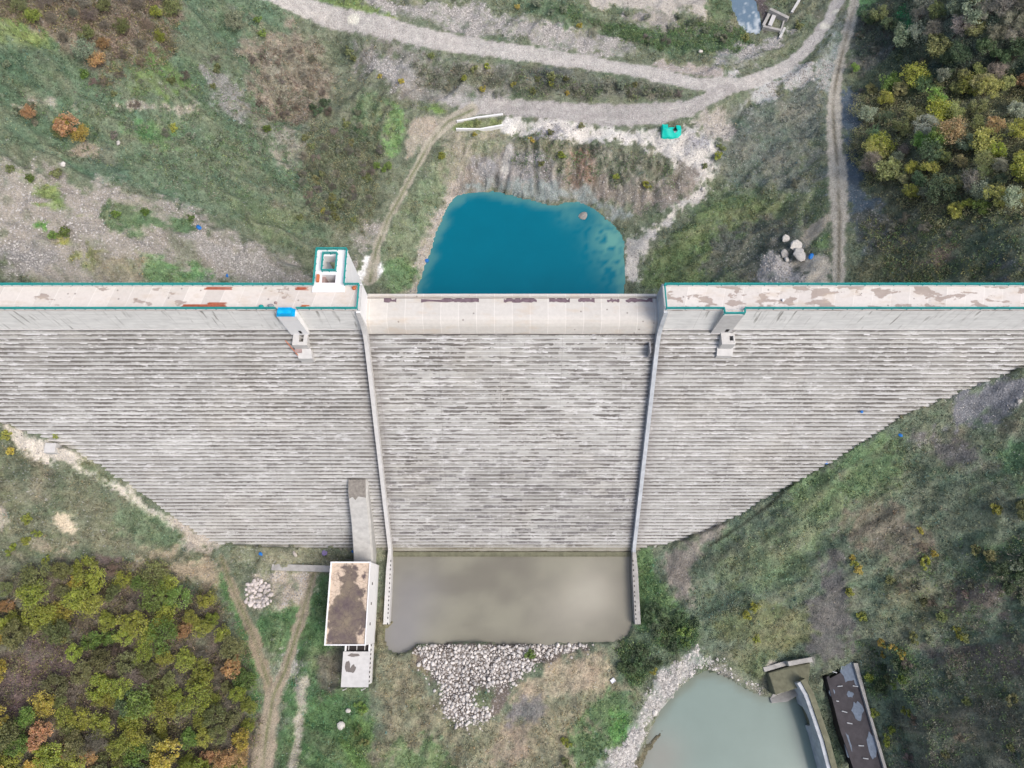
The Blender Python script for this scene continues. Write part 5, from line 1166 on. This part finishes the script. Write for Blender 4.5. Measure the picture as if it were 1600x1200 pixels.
# tangled thicket under and around the woods
r = np.random.default_rng(8); TV = []; TCo = []
BROWN = [(118,104,96),(124,112,96),(110,106,86),(122,120,82),(104,108,78),(114,112,74),(100,90,90)]; GREY = [(112,112,100),(104,110,96),(120,114,106),(98,104,88)]; GREEN = [(86,112,76),(96,118,82),(82,100,72),(110,122,84)]
for pix, n, pal, hh in (([(-30,900),(110,875),(240,880),(330,925),(380,990),(400,1080),(400,1230),(-30,1230)], 3600, BROWN, 2.2),
    ([(1335,140),(1460,118),(1640,115),(1640,335),(1480,352),(1340,285)], 3600, [(136,134,104),(130,132,100),(142,134,108),(128,134,110),(138,140,98)], 2.2), ([(1400,-30),(1640,-30),(1640,90),(1540,82),(1430,75)], 2900, [(136,142,124),(130,140,120),(142,142,126),(124,138,116)], 2.6),
    ([(1330,0),(1400,20),(1440,80),(1640,88),(1640,125),(1440,120),(1340,110)], 1100, [(84,98,84),(78,94,84),(100,108,92)], 1.8), ([(480,185),(600,195),(592,290),(560,372),(490,345),(465,260)], 1500, [(116,122,98),(124,124,100),(106,116,98),(128,126,98),(98,112,92)], 1.4),
    ([(-30,-30),(290,-30),(280,70),(215,110),(170,135),(110,70),(60,55),(-30,40)], 1700, BROWN[:4], 1.6), ([(395,60),(500,70),(510,160),(460,190),(400,180)], 500, BROWN[:2]+GREY[2:], 1.0),
    ([(860,15),(1000,40),(1110,30),(1180,55),(1165,85),(1040,78),(940,50)], 900, GREEN, 1.4), ([(800,108),(1080,148),(1070,157),(960,153),(800,150)], 500, GREY+GREEN[2:], 1.2), ([(640,100),(800,118),(800,140),(660,130)], 260, GREY, .9),
    ([(960,1010),(1005,985),(1080,955),(1100,985),(1040,1045),(985,1070)], 800, GREEN+[(76,96,76)], 1.7), ([(800,208),(1060,255),(1062,300),(930,290),(800,255)], 420, GREY+GREEN, .9), ([(1340,340),(1600,335),(1600,440),(1380,435)], 700, GREEN[1:]+BROWN[2:5]+[(112,120,92)], .8),
    ([(1420,860),(1620,830),(1620,1210),(1400,1210)], 1100, GREY+GREEN[1:], 1.0), ([(0,140),(200,120),(420,80),(470,300),(300,300),(100,230)], 900, GREY+GREEN, .8), ([(1340,1000),(1420,1010),(1420,1100),(1350,1090)], 200, GREEN, 1.4)):
    W_ = gpoly(pix); lo, hi = W_.min(0), W_.max(0); q = np.stack([r.uniform(lo[0], hi[0], n*4), r.uniform(lo[1], hi[1], n*4)], -1)
    q = q[(sdf(q, W_) < fbm(q[:, 0]/5, q[:, 1]/5, 33, 3)*4) & (fbm(q[:, 0]/6, q[:, 1]/6, 44, 4) > -.22+r.normal(0, .12, len(q)))][:n]; n = len(q); m_ = 13
    hz = H(q[:, 0], q[:, 1]); top = hh*r.uniform(.3, 1, n)
    cen = np.stack([np.repeat(q[:, 0], m_)+r.normal(0,.5,n*m_), np.repeat(q[:, 1], m_)+r.normal(0,.5,n*m_), np.repeat(hz, m_)+np.repeat(top, m_)*r.uniform(.15, 1, n*m_)], -1)
    a = r.normal(size=(n*m_, 3)); a /= np.linalg.norm(a, axis=1)[:, None]; b_ = np.cross(a, r.normal(size=(n*m_, 3))); b_ /= np.linalg.norm(b_, axis=1)[:, None]
    sz = r.uniform(.25, .6, n*m_)[:, None]
    TV.append(np.stack([cen-a*sz*.6, cen+b_*sz*.22, cen+a*sz*.6, cen-b_*sz*.22], 1).reshape(-1, 3))
    cc = np.array([C(*c_) for c_ in pal])[r.integers(0, len(pal), n)]*r.uniform(.9, 1.75, (n, 1)); cc = np.repeat(cc, m_, 0)*r.uniform(.7, 1.35, (n*m_, 1))
    TCo.append(np.repeat(cc, 4, 0))
# bushy clumps over all the overgrown slopes, in the colour of the ground they grow on
k, x, y, z = scatter(np.clip(VEG-.45, 0, 1)*sst(-.15, .3, n3+.4*fbm(px/14, py/14, 88, 3))*(rd_all > 1.5)*(~wet), 11000, r); n = len(k); m_ = 14
rad = .25+.95*r.uniform(0, 1, n)**1.8
cen = np.stack([np.repeat(x, m_)+r.normal(0,.55,n*m_)*np.repeat(rad, m_), np.repeat(y, m_)+r.normal(0,.55,n*m_)*np.repeat(rad, m_), np.repeat(z, m_)+np.repeat(rad, m_)*r.uniform(.1, 1.2, n*m_)], -1)
a = r.normal(size=(n*m_, 3)); a /= np.linalg.norm(a, axis=1)[:, None]; b_ = np.cross(a, r.normal(size=(n*m_, 3))); b_ /= np.linalg.norm(b_, axis=1)[:, None]
sz = r.uniform(.2, .48, n*m_)[:, None]
TV.append(np.stack([cen-a*sz*.6, cen+b_*sz*.25, cen+a*sz*.6, cen-b_*sz*.25], 1).reshape(-1, 3))
cc = GC[k]*r.uniform(.75, 1.7, (n, 1))*(1+r.normal(0, 1, (n, 1))*np.array([[.14,.03,-.04]])); TCo.append(np.repeat(np.repeat(cc, m_, 0)*r.uniform(.7, 1.35, (n*m_, 1)), 4, 0))
TV = np.concatenate(TV); TCo = np.concatenate(TCo)
tag(link('thicket', rawmesh('thicket', TV, np.arange(len(TV)).reshape(-1, 4), np.concatenate([np.clip(TCo*1.5, .01, .7), np.ones((len(TCo), 1))], 1)), M['scrub']), 'tangled brown and grey green thicket under the woods and on the slopes', 'thicket', None, 'stuff')
# loose stones
OC = np.array([(1,0,0),(0,1,0),(-1,0,0),(0,-1,0),(0,0,.8),(0,0,-.6)]); OF = np.array([(0,1,4),(1,2,4),(2,3,4),(3,0,4)])
def stones(name, k, x, y, z, size, cols, label):
    n = len(x); th = r.uniform(0, 6.28, n); c, s_ = np.cos(th), np.sin(th)
    d = OC[None]*size[:, None, None]*r.uniform(.6, 1.25, (n, 6, 3)); X = d[..., 0]*c[:, None]-d[..., 1]*s_[:, None]; Yq = d[..., 0]*s_[:, None]+d[..., 1]*c[:, None]
    V = np.stack([X+x[:, None], Yq+y[:, None], d[..., 2]+z[:, None]], -1).reshape(-1, 3)
    F = (OF[None]+(np.arange(n)*6)[:, None, None]).reshape(-1, 3)
    cc = np.repeat(np.concatenate([cols, np.ones((n, 1))], 1), 6, 0)
    tag(link(name, rawmesh(name, V, F, cc), M['stones']), label, 'stones', None, 'stuff')
k, x, y, z = scatter(np.clip(ROCK-.35, 0, 1)**1.5*(.05+sst(-.3,.3,n3))*(rd_all > .5)*(~wet), 30000, r)
sz = .06+.3*r.uniform(0, 1, len(k))**3.5; g = r.uniform(.5, 1.7, (len(k), 1))
k2, x2, y2, z2 = scatter((1-sst(-1.5, 1.5, sdf(P, gpoly([(1010,1065),(1085,1018),(1130,1035),(1200,1085),(1140,1058),(1090,1040),(1060,1075),(1030,1110),(1000,1150),(985,1200),(950,1200),(985,1150)]))+n1*2))*(~wet)*(.08+sst(-.1, .35, n3)), 2200, r)
k = np.append(k, k2); x = np.append(x, x2); y = np.append(y, y2); z = np.append(z, z2)
sz = np.append(sz, .12+.42*r.uniform(0, 1, len(k2))**3); g = np.append(g, r.uniform(.8, 1.9, (len(k2), 1)), 0)
stones('scree', k, x, y, z+.03, sz, np.clip(np.array([C(168,165,161)])*g, .05, .75), 'pale loose stones strewn over the scree and the gravel banks')
# riprap: boulders below the basin and the block pile by the track
RP = gpoly([(652,1007),(730,1006),(800,1006),(870,1006),(915,1009),(872,1020),(835,1040),(800,1068),(775,1072),(740,1072),(742,1100),(770,1108),(762,1128),(720,1134),(693,1116),(690,1072),(664,1042)])
rpd = sdf(P, RP)+n2*.9; rw_ = (1-sst(-.6, .4, rpd))+.05*(1-sst(.4, 2.6, rpd))*(py < -6)
k, x, y, z = scatter(rw_*(~wet), 7500, r); size = .17+.42*r.uniform(0, 1, len(k))**2.6
keep = np.ones(len(k), bool)
order = np.argsort(-size); big = []; small = []
acc = []
for i in order:
    ok = True
    for (ax, ay, asz) in acc[-1500:]:
        if (x[i]-ax)**2+(y[i]-ay)**2 < (.72*(asz+size[i]))**2: ok = False; break
    if ok: acc.append((x[i], y[i], size[i])); (big if len(big) < 235 else small).append(i)
rocks = []
for i in range(8):
    bm = icorock(500+i, 2, .25, .72); me = bpy.data.meshes.new('boulder'); bm.to_mesh(me); bm.free(); me.materials.append(M['stone']); rocks.append(me)
def boulder(xx, yy, zz, s_, label, group, col=(218,213,208)):
    o = link('boulder', rocks[TR.randrange(8)]); o.location = (xx,yy,zz+s_*.25); o.scale = (s_*TR.uniform(.9,1.2),s_*TR.uniform(.8,1.1),s_*(.5 if s_ > 1.05 else 1)); o.rotation_euler = (TR.uniform(-.3,.3),TR.uniform(-.3,.3),TR.uniform(0,6.28))
    kk = TR.uniform(.72, 1.12)*(.5 if label and 'pond surface' in label else 1); o.color = (*[min(.8, q_*kk) for q_ in C(*col)], 1); tag(o, label, 'boulder', group)
for i in big:
    u_, v_ = proj(x[i], y[i], z[i]); ub = band(u_, 650, 930, ('left','middle','right')); vb = 'water edge' if v_ < 1030 else 'middle' if v_ < 1075 else 'lower tip'
    boulder(x[i], y[i], z[i], size[i], f'pale boulder at the {vb} of the {ub} third of the riprap below the basin', 'riprap boulders below the stilling basin')
small = np.array(small)
stones('riprap', None, x[small], y[small], z[small]+.08, size[small]*.95, np.clip(np.array([C(216,210,205)])*r.uniform(.5,1.15,(len(small),1)), .05, .78), 'smaller pale stones filling the riprap below the basin')
for (u, v) in sample([(385,915),(405,903),(425,915),(425,945),(405,950),(384,940)], 42, 4.6):
    q = h1(u, v); s_ = TR.uniform(.4,.95); boulder(q[0], q[1], q[2], s_, f'{"large" if s_ > .7 else "small"} pale angular block in the heap between the two tracks', 'pale blocks heaped between the tracks', (214,206,202))
for (u, v, s_, lb) in ((1023,1113,1.0,'pale round boulder on the left shore of the grey green pool'),(1245,387,2.2,'large rounded pale rock at the left end of the outcrop behind the right deck'),(1249,400,2.4,'large pale rock under the rounded one at the outcrop behind the right deck'),(1225,398,1.3,'pale boulder standing alone left of the outcrop'),(1228,407,1.2,'pale boulder close to the deck left of the outcrop'),(1228,375,1.2,'pale flat boulder on the dark slope above the outcrop'),(1094,81,.8,'white boulder alone below the green bank at the top'),(100,258,.8,'white stone on the green hillside near the scree'),(533,1135,1.3,'grey boulder in the wet grass below the annex'),(545,1110,.9,'grey flat boulder in the grass nearest the annex'),(187,226,.7,'small white stone below the orange tree on the hillside'),(1098,297,.9,'white stone at the top of the pale stone line right of the pond'),(1590,628,.8,'white stone on the grey slope at the far right'),(655,1038,.8,'cream boulder at the left edge of the riprap'),(910,342,1.4,'greyish rock breaking the pond surface near its far corner')):
    q = h1(u, v); boulder(q[0], q[1], max(q[2], POND_Z-.2) if 'pond surface' in lb else q[2], s_, lb, None, (206,202,196))

# ------------------------------------------------------------------ light
W = bpy.data.worlds.new('World'); S.world = W; W.use_nodes = True; t = W.node_tree
sky = t.nodes.new('ShaderNodeTexSky'); sky.sky_type = 'NISHITA'; sky.sun_disc = False
EL, AZ = R2(55), R2(124)       # sun in the south east
sky.sun_elevation = EL; sky.sun_rotation = AZ; sky.air_density = 1.; sky.dust_density = 5.; sky.ozone_density = 1.
bg = t.nodes['Background']; t.links.new(sky.outputs[0], bg.inputs[0]); bg.inputs[1].default_value = .15
sl = bpy.data.lights.new('sun', 'SUN'); sl.energy = 1.35; sl.angle = R2(24); sl.color = (1,.975,.94)
so = bpy.data.objects.new('sun', sl); COL.objects.link(so)
dv = Vector((math.sin(AZ)*math.cos(EL), math.cos(AZ)*math.cos(EL), math.sin(EL))); so.rotation_euler = dv.to_track_quat('Z','Y').to_euler(); so.location = (60,0,200)
vs_ = S.view_settings; vs_.view_transform = 'Standard'; vs_.look = 'None'; vs_.exposure = .42; vs_.gamma = 1.
